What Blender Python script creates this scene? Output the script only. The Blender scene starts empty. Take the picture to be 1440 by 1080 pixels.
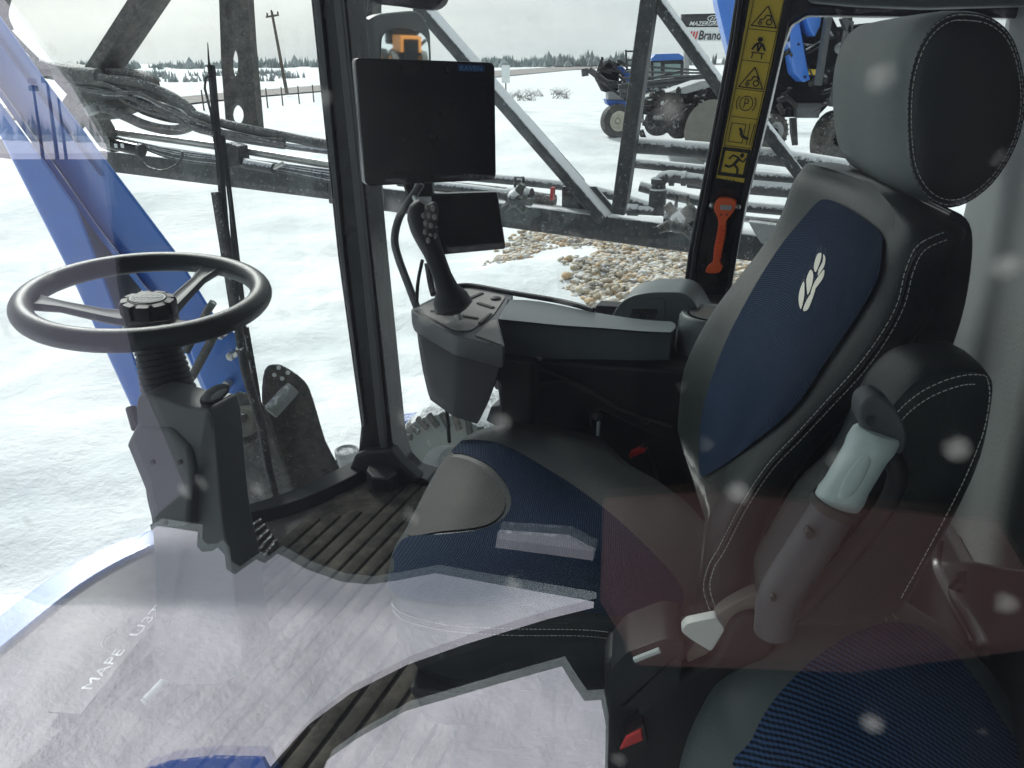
import bpy, bmesh, math, random
from mathutils import Vector, Matrix, noise
from mathutils.bvhtree import BVHTree
from mathutils.geometry import delaunay_2d_cdt
random.seed(7)
SC = bpy.context.scene
COL = SC.collection
V = Vector
# ---------------------------------------------------------------- camera maths
F, H = 1082.0, 1.2
PITCH, ROLL = math.radians(22.8), math.radians(-0.5)
LA = math.radians(21.7)
LV = V((math.sin(LA), math.cos(LA), 0)); FV = V((-math.cos(LA), math.sin(LA), 0)); UP = V((0, 0, 1))
CAM = V((0, 0, H))
GZ = -2.0
def ray(x, y):
    u = (x - 720) / F; v = -(y - 540) / F
    c, s = math.cos(ROLL), math.sin(ROLL)
    u, v = u * c - v * s, u * s + v * c
    return V((u, math.cos(PITCH) + v * math.sin(PITCH), -math.sin(PITCH) + v * math.cos(PITCH)))
def pl(x, y, lat):                      # sight line met with a plane across the cab
    d = ray(x, y); return CAM + d * (lat / d.dot(LV))
def pf(x, y, f):
    d = ray(x, y); return CAM + d * (f / d.dot(FV))
def pz(x, y, z):
    d = ray(x, y); return CAM + d * ((z - H) / d.z)
def pd(x, y, Y):
    d = ray(x, y); return CAM + d * (Y / d.y)
def cb(f, l, z): return FV * f + LV * l + UP * z
SA = math.radians(13)
SO = cb(.18, 1.05, 0)
SF = FV * math.cos(SA) - LV * math.sin(SA); SR = FV * math.sin(SA) + LV * math.cos(SA)
def ps(x, y, s):                        # plane at s to the right of the seat's middle
    d = ray(x, y); return CAM + d * ((s + (SO - CAM).dot(SR)) / d.dot(SR))
def st(f, s, z): return SO + SF * f + SR * s + UP * z
def L_(fn, pts, *a): return [fn(x, y, *a) for x, y in pts]

cam = bpy.data.cameras.new('camera'); co = bpy.data.objects.new('camera', cam); COL.objects.link(co)
fw = ray(720, 540).normalized(); rt = (ray(820, 540) - ray(720, 540)).normalized(); up = rt.cross(fw)
co.matrix_world = Matrix((( rt.x, up.x, -fw.x, 0), (rt.y, up.y, -fw.y, 0), (rt.z, up.z, -fw.z, H), (0, 0, 0, 1)))
cam.sensor_width = 36; cam.lens = 36 * F / 1440; cam.clip_start = .02; cam.clip_end = 8000
SC.camera = co
# ---------------------------------------------------------------- materials
def newmat(name):
    m = bpy.data.materials.new(name); m.use_nodes = True
    nt = m.node_tree; return m, nt, nt.nodes['Principled BSDF']
def rgb(c): return (*c, 1)
def N(nt, t, **k):
    n = nt.nodes.new(t)
    for a, b in k.items():
        if a in n.inputs: n.inputs[a].default_value = b
        else: setattr(n, a, b)
    return n
def mat(name, col, rough=.5, metal=0, var=.25, scale=8, bump=0, bscale=300, snow=0, sscale=60, coat=0, spec=.5, dust=0, bdist=.002):
    m, nt, p = newmat(name); lk = nt.links.new
    tc = N(nt, 'ShaderNodeTexCoord')
    no = N(nt, 'ShaderNodeTexNoise', Scale=scale, Detail=6.0, Roughness=.6); lk(tc.outputs['Object'], no.inputs['Vector'])
    cr = N(nt, 'ShaderNodeMix', data_type='RGBA')
    cr.inputs['A'].default_value = rgb([c * (1 - var) for c in col]); cr.inputs['B'].default_value = rgb([min(1, c * (1 + var)) for c in col])
    lk(no.outputs['Fac'], cr.inputs['Factor']); out = cr.outputs['Result']
    if dust:
        n3 = N(nt, 'ShaderNodeTexNoise', Scale=scale * 2.7, Detail=8.0, Roughness=.7); lk(tc.outputs['Object'], n3.inputs['Vector'])
        r3 = N(nt, 'ShaderNodeMapRange'); r3.inputs[1].default_value = .42; r3.inputs[2].default_value = .72; r3.inputs[4].default_value = dust
        lk(n3.outputs['Fac'], r3.inputs[0])
        mx = N(nt, 'ShaderNodeMix', data_type='RGBA'); mx.inputs['B'].default_value = (.23, .2, .17, 1)
        lk(out, mx.inputs['A']); lk(r3.outputs[0], mx.inputs['Factor']); out = mx.outputs['Result']
    if snow:
        ge = N(nt, 'ShaderNodeNewGeometry'); sx = N(nt, 'ShaderNodeSeparateXYZ'); lk(ge.outputs['Normal'], sx.inputs[0])
        n2 = N(nt, 'ShaderNodeTexNoise', Scale=sscale, Detail=5.0, Roughness=.75); lk(tc.outputs['Object'], n2.inputs['Vector'])
        a = N(nt, 'ShaderNodeMath', operation='MULTIPLY_ADD'); lk(sx.outputs[2], a.inputs[0]); a.inputs[1].default_value = snow; lk(n2.outputs['Fac'], a.inputs[2])
        r = N(nt, 'ShaderNodeMapRange'); r.inputs[1].default_value = .6; r.inputs[2].default_value = .78; lk(a.outputs[0], r.inputs[0])
        mx = N(nt, 'ShaderNodeMix', data_type='RGBA'); mx.inputs['B'].default_value = (.8, .82, .84, 1)
        lk(out, mx.inputs['A']); lk(r.outputs[0], mx.inputs['Factor']); out = mx.outputs['Result']
    lk(out, p.inputs['Base Color'])
    p.inputs['Roughness'].default_value = rough; p.inputs['Metallic'].default_value = metal
    p.inputs['Coat Weight'].default_value = coat; p.inputs['Specular IOR Level'].default_value = spec
    rr = N(nt, 'ShaderNodeMapRange'); rr.inputs[3].default_value = max(0, rough - .1); rr.inputs[4].default_value = min(1, rough + .12); lk(no.outputs['Fac'], rr.inputs[0]); lk(rr.outputs[0], p.inputs['Roughness'])
    if bump:
        b = N(nt, 'ShaderNodeTexNoise', Scale=bscale, Detail=3.0); lk(tc.outputs['Object'], b.inputs['Vector'])
        bn = N(nt, 'ShaderNodeBump', Strength=bump, Distance=bdist); lk(b.outputs['Fac'], bn.inputs['Height']); lk(bn.outputs[0], p.inputs['Normal'])
    return m
def leather(name, col, rough=.42):
    m = mat(name, col, rough, spec=.32, var=.12, scale=5); nt = m.node_tree; lk = nt.links.new; p = nt.nodes['Principled BSDF']
    tc = N(nt, 'ShaderNodeTexCoord'); v = N(nt, 'ShaderNodeTexVoronoi', Scale=520.0); lk(tc.outputs['Object'], v.inputs['Vector'])
    w = N(nt, 'ShaderNodeTexNoise', Scale=45.0, Detail=4.0); lk(tc.outputs['Object'], w.inputs['Vector'])
    ad = N(nt, 'ShaderNodeMath', operation='ADD'); lk(v.outputs['Distance'], ad.inputs[0]); lk(w.outputs['Fac'], ad.inputs[1])
    bn = N(nt, 'ShaderNodeBump', Strength=.3, Distance=.0012); lk(ad.outputs[0], bn.inputs['Height']); lk(bn.outputs[0], p.inputs['Normal'])
    return m
def mesh_cloth(name, a, b, scale):
    m, nt, p = newmat(name); lk = nt.links.new
    tc = N(nt, 'ShaderNodeTexCoord'); mp = N(nt, 'ShaderNodeMapping'); lk(tc.outputs['UV'], mp.inputs[0])
    w1 = N(nt, 'ShaderNodeTexWave', Scale=scale, Distortion=.6); w1.bands_direction = 'Y'; w1.inputs['Detail'].default_value = 1; w1.inputs['Detail Scale'].default_value = 2
    w2 = N(nt, 'ShaderNodeTexWave', Scale=scale * .8, Distortion=.5); w2.bands_direction = 'X'
    lk(mp.outputs[0], w1.inputs[0]); lk(mp.outputs[0], w2.inputs[0])
    mu = N(nt, 'ShaderNodeMath', operation='MULTIPLY_ADD'); lk(w2.outputs['Fac'], mu.inputs[0]); mu.inputs[1].default_value = .35; lk(w1.outputs['Fac'], mu.inputs[2])
    mx = N(nt, 'ShaderNodeMix', data_type='RGBA'); mx.inputs['A'].default_value = rgb(a); mx.inputs['B'].default_value = rgb(b)
    r = N(nt, 'ShaderNodeMapRange'); r.inputs[1].default_value = .3; r.inputs[2].default_value = 1.1; lk(mu.outputs[0], r.inputs[0]); lk(r.outputs[0], mx.inputs['Factor'])
    lk(mx.outputs['Result'], p.inputs['Base Color']); p.inputs['Roughness'].default_value = .75
    p.inputs['Specular IOR Level'].default_value = .06
    bn = N(nt, 'ShaderNodeBump', Strength=.5, Distance=.0012); lk(mu.outputs[0], bn.inputs['Height']); lk(bn.outputs[0], p.inputs['Normal'])
    return m
def glass(name, f0, tint, dust=0, spots=False, base=0, gcol=(.9, 1, .97)):
    m = bpy.data.materials.new(name); m.use_nodes = True; nt = m.node_tree; nt.nodes.clear(); lk = nt.links.new
    out = N(nt, 'ShaderNodeOutputMaterial'); tr = N(nt, 'ShaderNodeBsdfTransparent'); tr.inputs[0].default_value = rgb(tint)
    gl = N(nt, 'ShaderNodeBsdfGlossy'); gl.inputs['Roughness'].default_value = 0.0; gl.inputs[0].default_value = rgb(gcol)
    ge = N(nt, 'ShaderNodeNewGeometry'); dt = N(nt, 'ShaderNodeVectorMath', operation='DOT_PRODUCT'); lk(ge.outputs['Incoming'], dt.inputs[0]); lk(ge.outputs['Normal'], dt.inputs[1])
    ab = N(nt, 'ShaderNodeMath', operation='ABSOLUTE'); lk(dt.outputs['Value'], ab.inputs[0])
    su = N(nt, 'ShaderNodeMath', operation='SUBTRACT'); su.inputs[0].default_value = 1; lk(ab.outputs[0], su.inputs[1])
    pw = N(nt, 'ShaderNodeMath', operation='POWER'); lk(su.outputs[0], pw.inputs[0]); pw.inputs[1].default_value = 5
    ma = N(nt, 'ShaderNodeMath', operation='MULTIPLY_ADD'); lk(pw.outputs[0], ma.inputs[0]); ma.inputs[1].default_value = 1 - f0; ma.inputs[2].default_value = f0
    mx = N(nt, 'ShaderNodeMixShader'); lk(ma.outputs[0], mx.inputs[0]); lk(tr.outputs[0], mx.inputs[1]); lk(gl.outputs[0], mx.inputs[2])
    res = mx.outputs[0]
    if dust:
        tc = N(nt, 'ShaderNodeTexCoord'); df = N(nt, 'ShaderNodeBsdfDiffuse'); df.inputs[0].default_value = (.8, .78, .72, 1)
        no = N(nt, 'ShaderNodeTexNoise', Scale=14.0, Detail=7.0, Roughness=.7); lk(tc.outputs['Object'], no.inputs['Vector'])
        r = N(nt, 'ShaderNodeMapRange'); r.inputs[1].default_value = .4; r.inputs[2].default_value = .8; r.inputs[3].default_value = base; r.inputs[4].default_value = dust; lk(no.outputs['Fac'], r.inputs[0]); fac = r.outputs[0]
        if spots:
            vo = N(nt, 'ShaderNodeTexVoronoi', Scale=27.0); lk(tc.outputs['Object'], vo.inputs['Vector'])
            nz = N(nt, 'ShaderNodeTexNoise', Scale=180.0, Detail=3.0); lk(tc.outputs['Object'], nz.inputs['Vector'])
            dd = N(nt, 'ShaderNodeMath', operation='MULTIPLY_ADD'); lk(nz.outputs['Fac'], dd.inputs[0]); dd.inputs[1].default_value = .12; lk(vo.outputs['Distance'], dd.inputs[2])
            r2 = N(nt, 'ShaderNodeMapRange'); r2.inputs[1].default_value = .24; r2.inputs[2].default_value = .08; r2.inputs[3].default_value = 0; r2.inputs[4].default_value = .28; lk(dd.outputs[0], r2.inputs[0])
            sp = N(nt, 'ShaderNodeSeparateColor'); lk(vo.outputs['Color'], sp.inputs[0])
            gt = N(nt, 'ShaderNodeMath', operation='GREATER_THAN'); lk(sp.outputs[0], gt.inputs[0]); gt.inputs[1].default_value = .3
            m2 = N(nt, 'ShaderNodeMath', operation='MULTIPLY'); lk(r2.outputs[0], m2.inputs[0]); lk(gt.outputs[0], m2.inputs[1])
            a2 = N(nt, 'ShaderNodeMath', operation='ADD'); lk(fac, a2.inputs[0]); lk(m2.outputs[0], a2.inputs[1]); fac = a2.outputs[0]
        ms = N(nt, 'ShaderNodeMixShader'); lk(fac, ms.inputs[0]); lk(res, ms.inputs[1]); lk(df.outputs[0], ms.inputs[2]); res = ms.outputs[0]
    lk(res, out.inputs[0]); return m
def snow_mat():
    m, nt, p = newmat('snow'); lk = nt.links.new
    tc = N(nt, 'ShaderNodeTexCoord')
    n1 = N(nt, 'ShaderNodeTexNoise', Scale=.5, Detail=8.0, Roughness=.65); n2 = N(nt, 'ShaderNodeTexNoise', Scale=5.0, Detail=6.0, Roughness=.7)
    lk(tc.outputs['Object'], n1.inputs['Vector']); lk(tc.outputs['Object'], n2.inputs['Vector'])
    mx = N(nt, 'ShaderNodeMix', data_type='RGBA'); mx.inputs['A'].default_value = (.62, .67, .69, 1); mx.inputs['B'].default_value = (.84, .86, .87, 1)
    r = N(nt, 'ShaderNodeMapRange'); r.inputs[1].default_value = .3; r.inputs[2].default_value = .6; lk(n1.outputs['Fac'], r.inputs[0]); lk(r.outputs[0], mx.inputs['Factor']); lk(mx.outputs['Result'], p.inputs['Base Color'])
    p.inputs['Roughness'].default_value = .8
    ad = N(nt, 'ShaderNodeMath', operation='MULTIPLY_ADD'); lk(n1.outputs['Fac'], ad.inputs[0]); ad.inputs[1].default_value = 3; lk(n2.outputs['Fac'], ad.inputs[2])
    bn = N(nt, 'ShaderNodeBump', Strength=.42, Distance=.10); lk(ad.outputs[0], bn.inputs['Height']); lk(bn.outputs[0], p.inputs['Normal'])
    return m
def island_mat(name, cols, rough=.85, snow=.15):
    m = mat(name, cols[0], rough, snow=snow, sscale=9, bump=.3, bscale=40); nt = m.node_tree; lk = nt.links.new
    ge = N(nt, 'ShaderNodeNewGeometry'); cr = N(nt, 'ShaderNodeValToRGB'); cr.color_ramp.interpolation = 'CONSTANT'
    e = cr.color_ramp.elements; e[0].color = rgb(cols[0]); e[1].color = rgb(cols[-1]); e[1].position = .85
    for i, c in enumerate(cols[1:-1]): k = e.new((i + 1) / (len(cols))); k.color = rgb(c)
    lk(ge.outputs['Random Per Island'], cr.inputs[0])
    for l in list(nt.links):
        if l.from_node.type == 'MIX' and l.to_node.type == 'MIX': lk(cr.outputs[0], l.to_socket); break
    return m
M = dict(
    plastic=mat('dark_plastic', (.013, .015, .017), .5, spec=.3, bump=.25, bscale=900, var=.15),
    grey=mat('grey_plastic', (.055, .061, .066), .5, bump=.2, bscale=900, var=.12),
    greyteal=mat('grey_green_plastic', (.095, .115, .118), .42, bump=.15, bscale=700, var=.12),
    wall=mat('moulded_lining', (.095, .108, .107), .6, bump=.6, bscale=160, var=.3, scale=5),
    wall_dark=mat('dark_lining', (.02, .021, .023), .35, bump=.2, bscale=300, var=.2, scale=4),
    dark_f=mat('frost_flecked_black', (.018, .02, .021), .8, spec=.15, snow=.16, sscale=3.5, var=.4, scale=3, dust=.25),
    shade_grey=mat('blocker_grey', (.10, .10, .12), .8, spec=.1, var=.4, scale=1.5),
    panel=mat('tan_grey_panel', (.27, .258, .245), .55, bump=.1, bscale=900, var=.1),
    rubber=mat('ribbed_rubber', (.042, .04, .035), .85, spec=.1, dust=.38, scale=6, bump=.4, bscale=200),
    floor=mat('floor_black', (.02, .02, .021), .6, dust=.35, scale=4),
    leather=leather('black_leather', (.010, .0155, .0155), .43),
    leather_g=leather('grey_leather', (.072, .090, .088), .45),  # on the headrest this paler tone carries the light on its front
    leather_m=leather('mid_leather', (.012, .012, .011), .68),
    leather_shade=leather('shaded_side_leather', (.019, .023, .023), .42),  # darker copy for the headrest side, shade put into the colour
    cloth=mesh_cloth('blue_mesh_cloth', (.002, .005, .012), (.006, .026, .066), 55.0),
    cloth2=mesh_cloth('blue_mesh_cloth_coarse', (.003, .008, .02), (.03, .075, .18), 26.0),
    thread=mat('thread', (.62, .62, .58), .8, var=.05),
    white=mat('white_plastic', (.55, .58, .56), .4, var=.06),
    silver=mat('silver_plastic', (.50, .57, .56), .4, metal=.1, var=.08),
    steel=mat('painted_black_steel', (.028, .032, .035), .6, spec=.3, dust=.35, snow=.22, sscale=110, bump=.3, bscale=60, var=.3),
    steel_s=mat('snowy_black_steel', (.038, .044, .048), .55, dust=.3, snow=.56, sscale=70, bump=.4, bscale=60, var=.3),
    dirty=mat('dusty_black', (.06, .062, .058), .7, dust=.6, snow=.12, sscale=130, scale=10, bump=.4, bscale=120, var=.3),
    gloss=mat('gloss_black', (.008, .009, .010), .25, spec=.35, var=.1),
    screen=mat('dark_screen', (.008, .009, .011), .2, spec=.4, var=.1),
    blue=mat('blue_paint', (.04, .18, .62), .32, var=.12, scale=3, coat=.4, dust=.10),
    blue_d=mat('dull_blue_paint', (.02, .09, .36), .5, var=.2, scale=3, snow=.12),
    grey_beam=mat('grey_beam', (.17, .165, .14), .6, var=.25, scale=5),
    chrome=mat('chrome_rod', (.42, .42, .40), .3, metal=.8, var=.15, snow=.15),
    orange=mat('orange_plastic', (.95, .13, .025), .38, var=.06),
    yellow=mat('yellow_decal', (.85, .60, .06), .5, var=.12, scale=20),
    ink=mat('black_ink', (.02, .02, .018), .6, var=.1),
    red=mat('red_plastic', (.55, .02, .02), .4, var=.05),
    amber=mat('amber_lens', (.85, .16, .04), .3),
    cream=mat('cream_rim', (.62, .60, .50), .5, snow=.1, sscale=8),
    frost=mat('frosted_rubber', (.16, .18, .17), .8, dust=.5, snow=.25, sscale=14, scale=6, bump=.4, bscale=60), tyre=mat('tyre_rubber', (.045, .048, .045), .85, dust=.5, snow=.12, sscale=20, scale=6, bump=.5, bscale=60),
    logo=mat('logo_print', (.55, .54, .47), .6, var=.04),
    silverprint=mat('silver_print', (.42, .44, .44), .6, spec=.2, var=.05),
    wood=mat('pole_wood', (.10, .085, .07), .9),
    road=mat('snowy_asphalt', (.22, .2, .185), .9, var=.25, scale=.6, snow=.05, sscale=.9),
    tree=mat('hazed_bare_trees', (.30, .34, .345), 1, var=.4, scale=.2, snow=.05, sscale=.5),  # distance haze is put into this pale tree colour
    sign=mat('white_sign', (.75, .78, .78), .5, var=.03), signb=mat('black_sign', (.03, .03, .035), .5),
    brown=mat('dark_red_jacket', (.07, .028, .024), .6, var=.3, scale=3),
    dark=mat('dark_machine', (.010, .011, .013), .9, var=.4, scale=3, spec=.05),
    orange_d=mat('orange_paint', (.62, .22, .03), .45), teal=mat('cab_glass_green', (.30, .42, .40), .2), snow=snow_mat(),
    bluelabel=mat('blue_label', (.01, .05, .17), .4), bluetext=mat('blue_text', (.10, .28, .6), .4), dust_w=mat('grey_metal', (.3, .31, .31), .5, snow=.15),
    stone=island_mat('river_stones', [(.38, .31, .22), (.46, .39, .28), (.25, .22, .19), (.50, .34, .18), (.44, .41, .35), (.40, .33, .23), (.54, .49, .40)]),
    glass_in=glass('cab_glass', .03, (.965, .975, .97), dust=.06, base=.0),
    glass_door=glass('door_glass', .205, (.965, .99, .98), dust=.014, spots=True, base=.0, gcol=(1, .91, 1.0)),
    glass_door2=glass('door_glass_inner', .125, (.96, .985, .975), gcol=(.96, .97, 1)),
    mirror=mat('mirror_glass', (.8, .85, .85), .02, metal=1, var=0),
)
M['mirror'].node_tree.nodes['Principled BSDF'].inputs['Roughness'].default_value = .02
for l in list(M['mirror'].node_tree.links):
    if l.to_socket.name == 'Roughness': M['mirror'].node_tree.links.remove(l)
# ---------------------------------------------------------------- mesh helpers
def thing(name, label, cat, loc, group=None, kind=None):
    o = bpy.data.objects.new(name, None); COL.objects.link(o); o.location = loc; o.empty_display_size = .1
    tag(o, label, cat, group, kind); return o
def tag(o, label, cat, group=None, kind=None):
    if label: o['label'] = label
    if cat: o['category'] = cat
    if group: o['group'] = group
    if kind: o['kind'] = kind
def worldloc(o):
    l = o.location.copy(); p = o.parent
    while p: l += p.location; p = p.parent
    return l
def catmull(p, n=6, closed=True):
    r = []; k = len(p)
    for i in range(k if closed else k - 1):
        g = lambda j: p[j % k] if closed else p[max(0, min(k - 1, j))]
        a, b, c, d = V(g(i - 1)), V(g(i)), V(g(i + 1)), V(g(i + 2))
        for q in range(n):
            t = q / n
            r.append(.5 * ((2 * b) + (c - a) * t + (2 * a - 5 * b + 4 * c - d) * t * t + (3 * b - a - 3 * c + d) * t ** 3))
    if not closed: r.append(V(p[-1]))
    return r
def sp(p, n=5, closed=True): return [(a.x, a.y) for a in catmull(p, n, closed)]
class MB:
    def __init__(s): s.bm = bmesh.new(); s.mi = 0
    def face(s, vs):
        try: f = s.bm.faces.new(vs); f.material_index = s.mi; return f
        except ValueError: return None
    def loft(s, rings, cap=True, closed=True):
        R = [[s.bm.verts.new(p) for p in r] for r in rings]; n = len(R[0])
        for a, b in zip(R, R[1:]):
            for i in range(n if closed else n - 1):
                j = (i + 1) % n; s.face((a[i], a[j], b[j], b[i]))
        if cap: s.face(R[0][::-1]); s.face(R[-1])
        return s
    def prism(s, pts, vec): return s.loft([pts, [p + vec for p in pts]])
    def box(s, c, ax, ay, az):          # centre + half axes
        r = lambda z: [c - ax - ay + z, c + ax - ay + z, c + ax + ay + z, c - ax + ay + z]
        return s.loft([r(-az), r(az)])
    def tube(s, pts, rad, seg=12, closed=False, ry=None):
        P = [V(p) for p in pts]; n = len(P)
        rad = rad if isinstance(rad, (list, tuple)) else [rad] * n
        up = None; rings = []
        for i in range(n):
            if closed: t = P[(i + 1) % n] - P[i - 1]
            else: t = P[min(i + 1, n - 1)] - P[max(i - 1, 0)]
            t.normalize()
            if up is None: up = t.orthogonal().normalized() if abs(t.z) > .9 else (UP - t * t.z).normalized()
            up = (up - t * up.dot(t)).normalized(); w = t.cross(up)
            rings.append([P[i] + (up * math.cos(a) * (ry or 1) + w * math.sin(a)) * rad[i] for a in [k * 2 * math.pi / seg for k in range(seg)]])
        if closed: rings.append(rings[0]); 
        if closed:
            R = [[s.bm.verts.new(p) for p in r] for r in rings[:-1]]
            for i in range(n):
                a, b = R[i], R[(i + 1) % n]
                for k in range(seg): s.face((a[k], a[(k + 1) % seg], b[(k + 1) % seg], b[k]))
            return s
        return s.loft(rings)
    def beam(s, a, b, w, h, upv=UP):    # rectangular bar
        t = (b - a).normalized(); u = (upv - t * upv.dot(t)).normalized(); q = t.cross(u)
        r = lambda p: [p + u * h + q * w, p + u * h - q * w, p - u * h - q * w, p - u * h + q * w]
        return s.loft([r(a), r(b)])
    def lathe(s, o, axis, prof, seg=32, x=None, cap=True):
        axis = axis.normalized(); u = x or axis.orthogonal().normalized(); w = axis.cross(u)
        return s.loft([[o + axis * h + (u * math.cos(a) + w * math.sin(a)) * max(r, 1e-4) for a in [k * 2 * math.pi / seg for k in range(seg)]] for h, r in prof], cap=cap)
    def ell(s, c, ax, ay, az, seg=16, rg=8):
        rings = []
        for i in range(1, rg):
            t = math.pi * i / rg
            rings.append([c + az * math.cos(t) + (ax * math.cos(a) + ay * math.sin(a)) * math.sin(t) for a in [k * 2 * math.pi / seg for k in range(seg)]])
        return s.loft(rings)
    def pillow(s, pts, nrm, depth, skirt=.02, K=8, c=None):
        c = c or sum(pts, V()) / len(pts); rings = [[p - nrm * skirt for p in pts]]
        for k in range(K):
            t = k / K * math.pi / 2
            rings.append([c + (p - c) * math.cos(t) ** .55 + nrm * depth * math.sin(t) for p in pts])
        return s.loft(rings)
    def build(s, name, m, parent=None, smooth=40, bevel=0, seg=3, sub=0, label=None):
        bm = s.bm; bmesh.ops.recalc_face_normals(bm, faces=bm.faces)
        me = bpy.data.meshes.new(name); bm.to_mesh(me); bm.free()
        for q in (m if isinstance(m, (list, tuple)) else [m]): me.materials.append(M[q])
        if smooth:
            for p in me.polygons: p.use_smooth = True
            me.set_sharp_from_angle(angle=math.radians(smooth))
        o = bpy.data.objects.new(name, me); COL.objects.link(o)
        if parent: o.parent = parent; o.location = -worldloc(parent)
        if bevel:
            b = o.modifiers.new('b', 'BEVEL'); b.width = bevel; b.segments = seg; b.limit_method = 'ANGLE'; b.angle_limit = math.radians(32); b.harden_normals = True
        if sub: q = o.modifiers.new('s', 'SUBSURF'); q.levels = q.render_levels = sub
        if label: o['label'] = label
        return o
def prism(name, m, parent, pts, vec, bevel=.004, **k): return MB().prism(pts, vec).build(name, m, parent, bevel=bevel, **k)
def pcurve(fn, pts, n=5, closed=False):   # pts (x, y, *extra)
    P = catmull([V((x, y, e)) for x, y, e in pts], n, closed); return [fn(p.x, p.y, p.z) for p in P]
def text(name, s, o, xd, yd, m, parent, ext=.0004, shear=0, bold=0):
    cu = bpy.data.curves.new(name, 'FONT'); cu.body = s; cu.extrude = 0; cu.size = 1; cu.shear = shear; cu.offset = bold; cu.align_x = 'CENTER'; cu.align_y = 'CENTER'
    t = bpy.data.objects.new(name, cu); COL.objects.link(t); bpy.context.view_layer.update()
    me = bpy.data.meshes.new_from_object(t.evaluated_get(bpy.context.evaluated_depsgraph_get())); bpy.data.objects.remove(t)
    xs = [v.co.x for v in me.vertices]; ys = [v.co.y for v in me.vertices]
    w, h = max(xs) - min(xs), max(ys) - min(ys); cx, cy = (max(xs) + min(xs)) / 2, (max(ys) + min(ys)) / 2
    for v in me.vertices: v.co = o + xd * ((v.co.x - cx) / w) + yd * ((v.co.y - cy) / h)
    me.materials.append(M[m]); ob = bpy.data.objects.new(name, me); COL.objects.link(ob)
    if parent: ob.parent = parent; ob.location = -worldloc(parent)
    return ob
def bvh_of(*obs):
    bpy.context.view_layer.update(); dg = bpy.context.evaluated_depsgraph_get()
    return [BVHTree.FromObject(o, dg) for o in obs]
def hit(bv, x, y):
    d = ray(x, y).normalized(); best = None
    for b in bv:
        h = b.ray_cast(CAM, d)
        if h[0] and (best is None or h[3] < best[3]): best = h
    if not best: return None
    n = best[1]; n = n if n.dot(d) < 0 else -n
    return best[0], n
def drape(name, m, parent, bv, poly, step=7, off=.0015, uvs=1.0, uvf=None):
    xs = [p[0] for p in poly]; ys = [p[1] for p in poly]; n = len(poly)
    def inside(x, y):
        c = False
        for i in range(n):
            (x1, y1), (x2, y2) = poly[i], poly[i - 1]
            if (y1 > y) != (y2 > y) and x < (x2 - x1) * (y - y1) / (y2 - y1) + x1: c = not c
        return c
    P = [V(p) for p in poly]; y = min(ys)
    while y < max(ys):
        x = min(xs)
        while x < max(xs):
            if inside(x, y) and min((V((x, y)) - V(p)).length for p in poly) > step * .5: P.append(V((x, y)))
            x += step
        y += step
    vs, es, fs, *_ = delaunay_2d_cdt(P, [(i, (i + 1) % n) for i in range(n)], [], 1, 1e-4)
    bm = bmesh.new(); bvv = []
    for p in vs:
        h = hit(bv, p.x, p.y); bvv.append(bm.verts.new(h[0] + h[1] * off * .5 - ray(p.x, p.y).normalized() * off) if h else None)
    for f in fs:
        if all(bvv[i] for i in f):
            q = [bvv[i].co for i in f]
            if max((q[i] - q[i - 1]).length for i in range(3)) < .08: bm.faces.new([bvv[i] for i in f])
    uv = bm.loops.layers.uv.new('UVMap')
    for f in bm.faces:
        for l in f.loops:
            c = l.vert.co - SO; l[uv].uv = uvf(l.vert.co) if uvf else (c.dot(SR) * 3 * uvs, (c.z + c.dot(SF) * .6) * 3 * uvs)
    for v in [v for v in bm.verts if not v.link_faces]: bm.verts.remove(v)
    bmesh.ops.recalc_face_normals(bm, faces=bm.faces)
    me = bpy.data.meshes.new(name); bm.to_mesh(me); bm.free(); me.materials.append(M[m])
    for p in me.polygons: p.use_smooth = True
    o = bpy.data.objects.new(name, me); COL.objects.link(o)
    if parent: o.parent = parent; o.location = -worldloc(parent)
    return o
def stitches(name, parent, bv, lines, dash=.0042, gap=.0022, r=.00045, off=.0006):
    b = MB()
    for ln in lines:
        P = catmull([V((x, y, 0)) for x, y in ln], 14, False); W = []
        for p in P:
            h = hit(bv, p.x, p.y)
            if h: W.append(h[0] + h[1] * off)
        acc = 0; i = 0; cur = None
        pts = []; 
        for a, c in zip(W, W[1:]):
            L = (c - a).length
            if L > .06: continue
            k = 0.0
            while k < L:
                pts.append(a.lerp(c, k / L)); k += .0021
        i = 0
        while i + 2 < len(pts): b.tube([pts[i], pts[i + 2]], r, 5); i += 3
    return b.build(name, 'thread', parent, smooth=0)
def ribbon(b, bv, ln, r):
    P = catmull([V((x, y, 0)) for x, y in ln], 8, False); W = [h[0] for h in (hit(bv, p.x, p.y) for p in P) if h]
    if len(W) > 1: b.tube(W, r, 8)
# ---------------------------------------------------------------- world and sun
w = bpy.data.worlds.new('World'); SC.world = w; w.use_nodes = True; nt = w.node_tree; lk = nt.links.new
bg = nt.nodes['Background']; sky = N(nt, 'ShaderNodeTexSky'); sky.sky_type = 'NISHITA'; sky.sun_disc = False
SUN_EL, SUN_AZ = math.radians(34), math.radians(-28)      # azimuth from world +Y towards +X
sky.sun_elevation = SUN_EL; sky.sun_rotation = SUN_AZ; sky.dust_density = 3
tc = N(nt, 'ShaderNodeTexCoord'); mp = N(nt, 'ShaderNodeMapping'); mp.inputs['Scale'].default_value = (1, 1, 4.5); lk(tc.outputs['Generated'], mp.inputs[0])
no = N(nt, 'ShaderNodeTexNoise', Scale=2.2, Detail=7.0, Roughness=.55); lk(mp.outputs[0], no.inputs['Vector'])
cr = N(nt, 'ShaderNodeMix', data_type='RGBA'); cr.inputs['A'].default_value = (3.35, 3.65, 3.85, 1); cr.inputs['B'].default_value = (4.7, 4.95, 5.1, 1)
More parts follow.
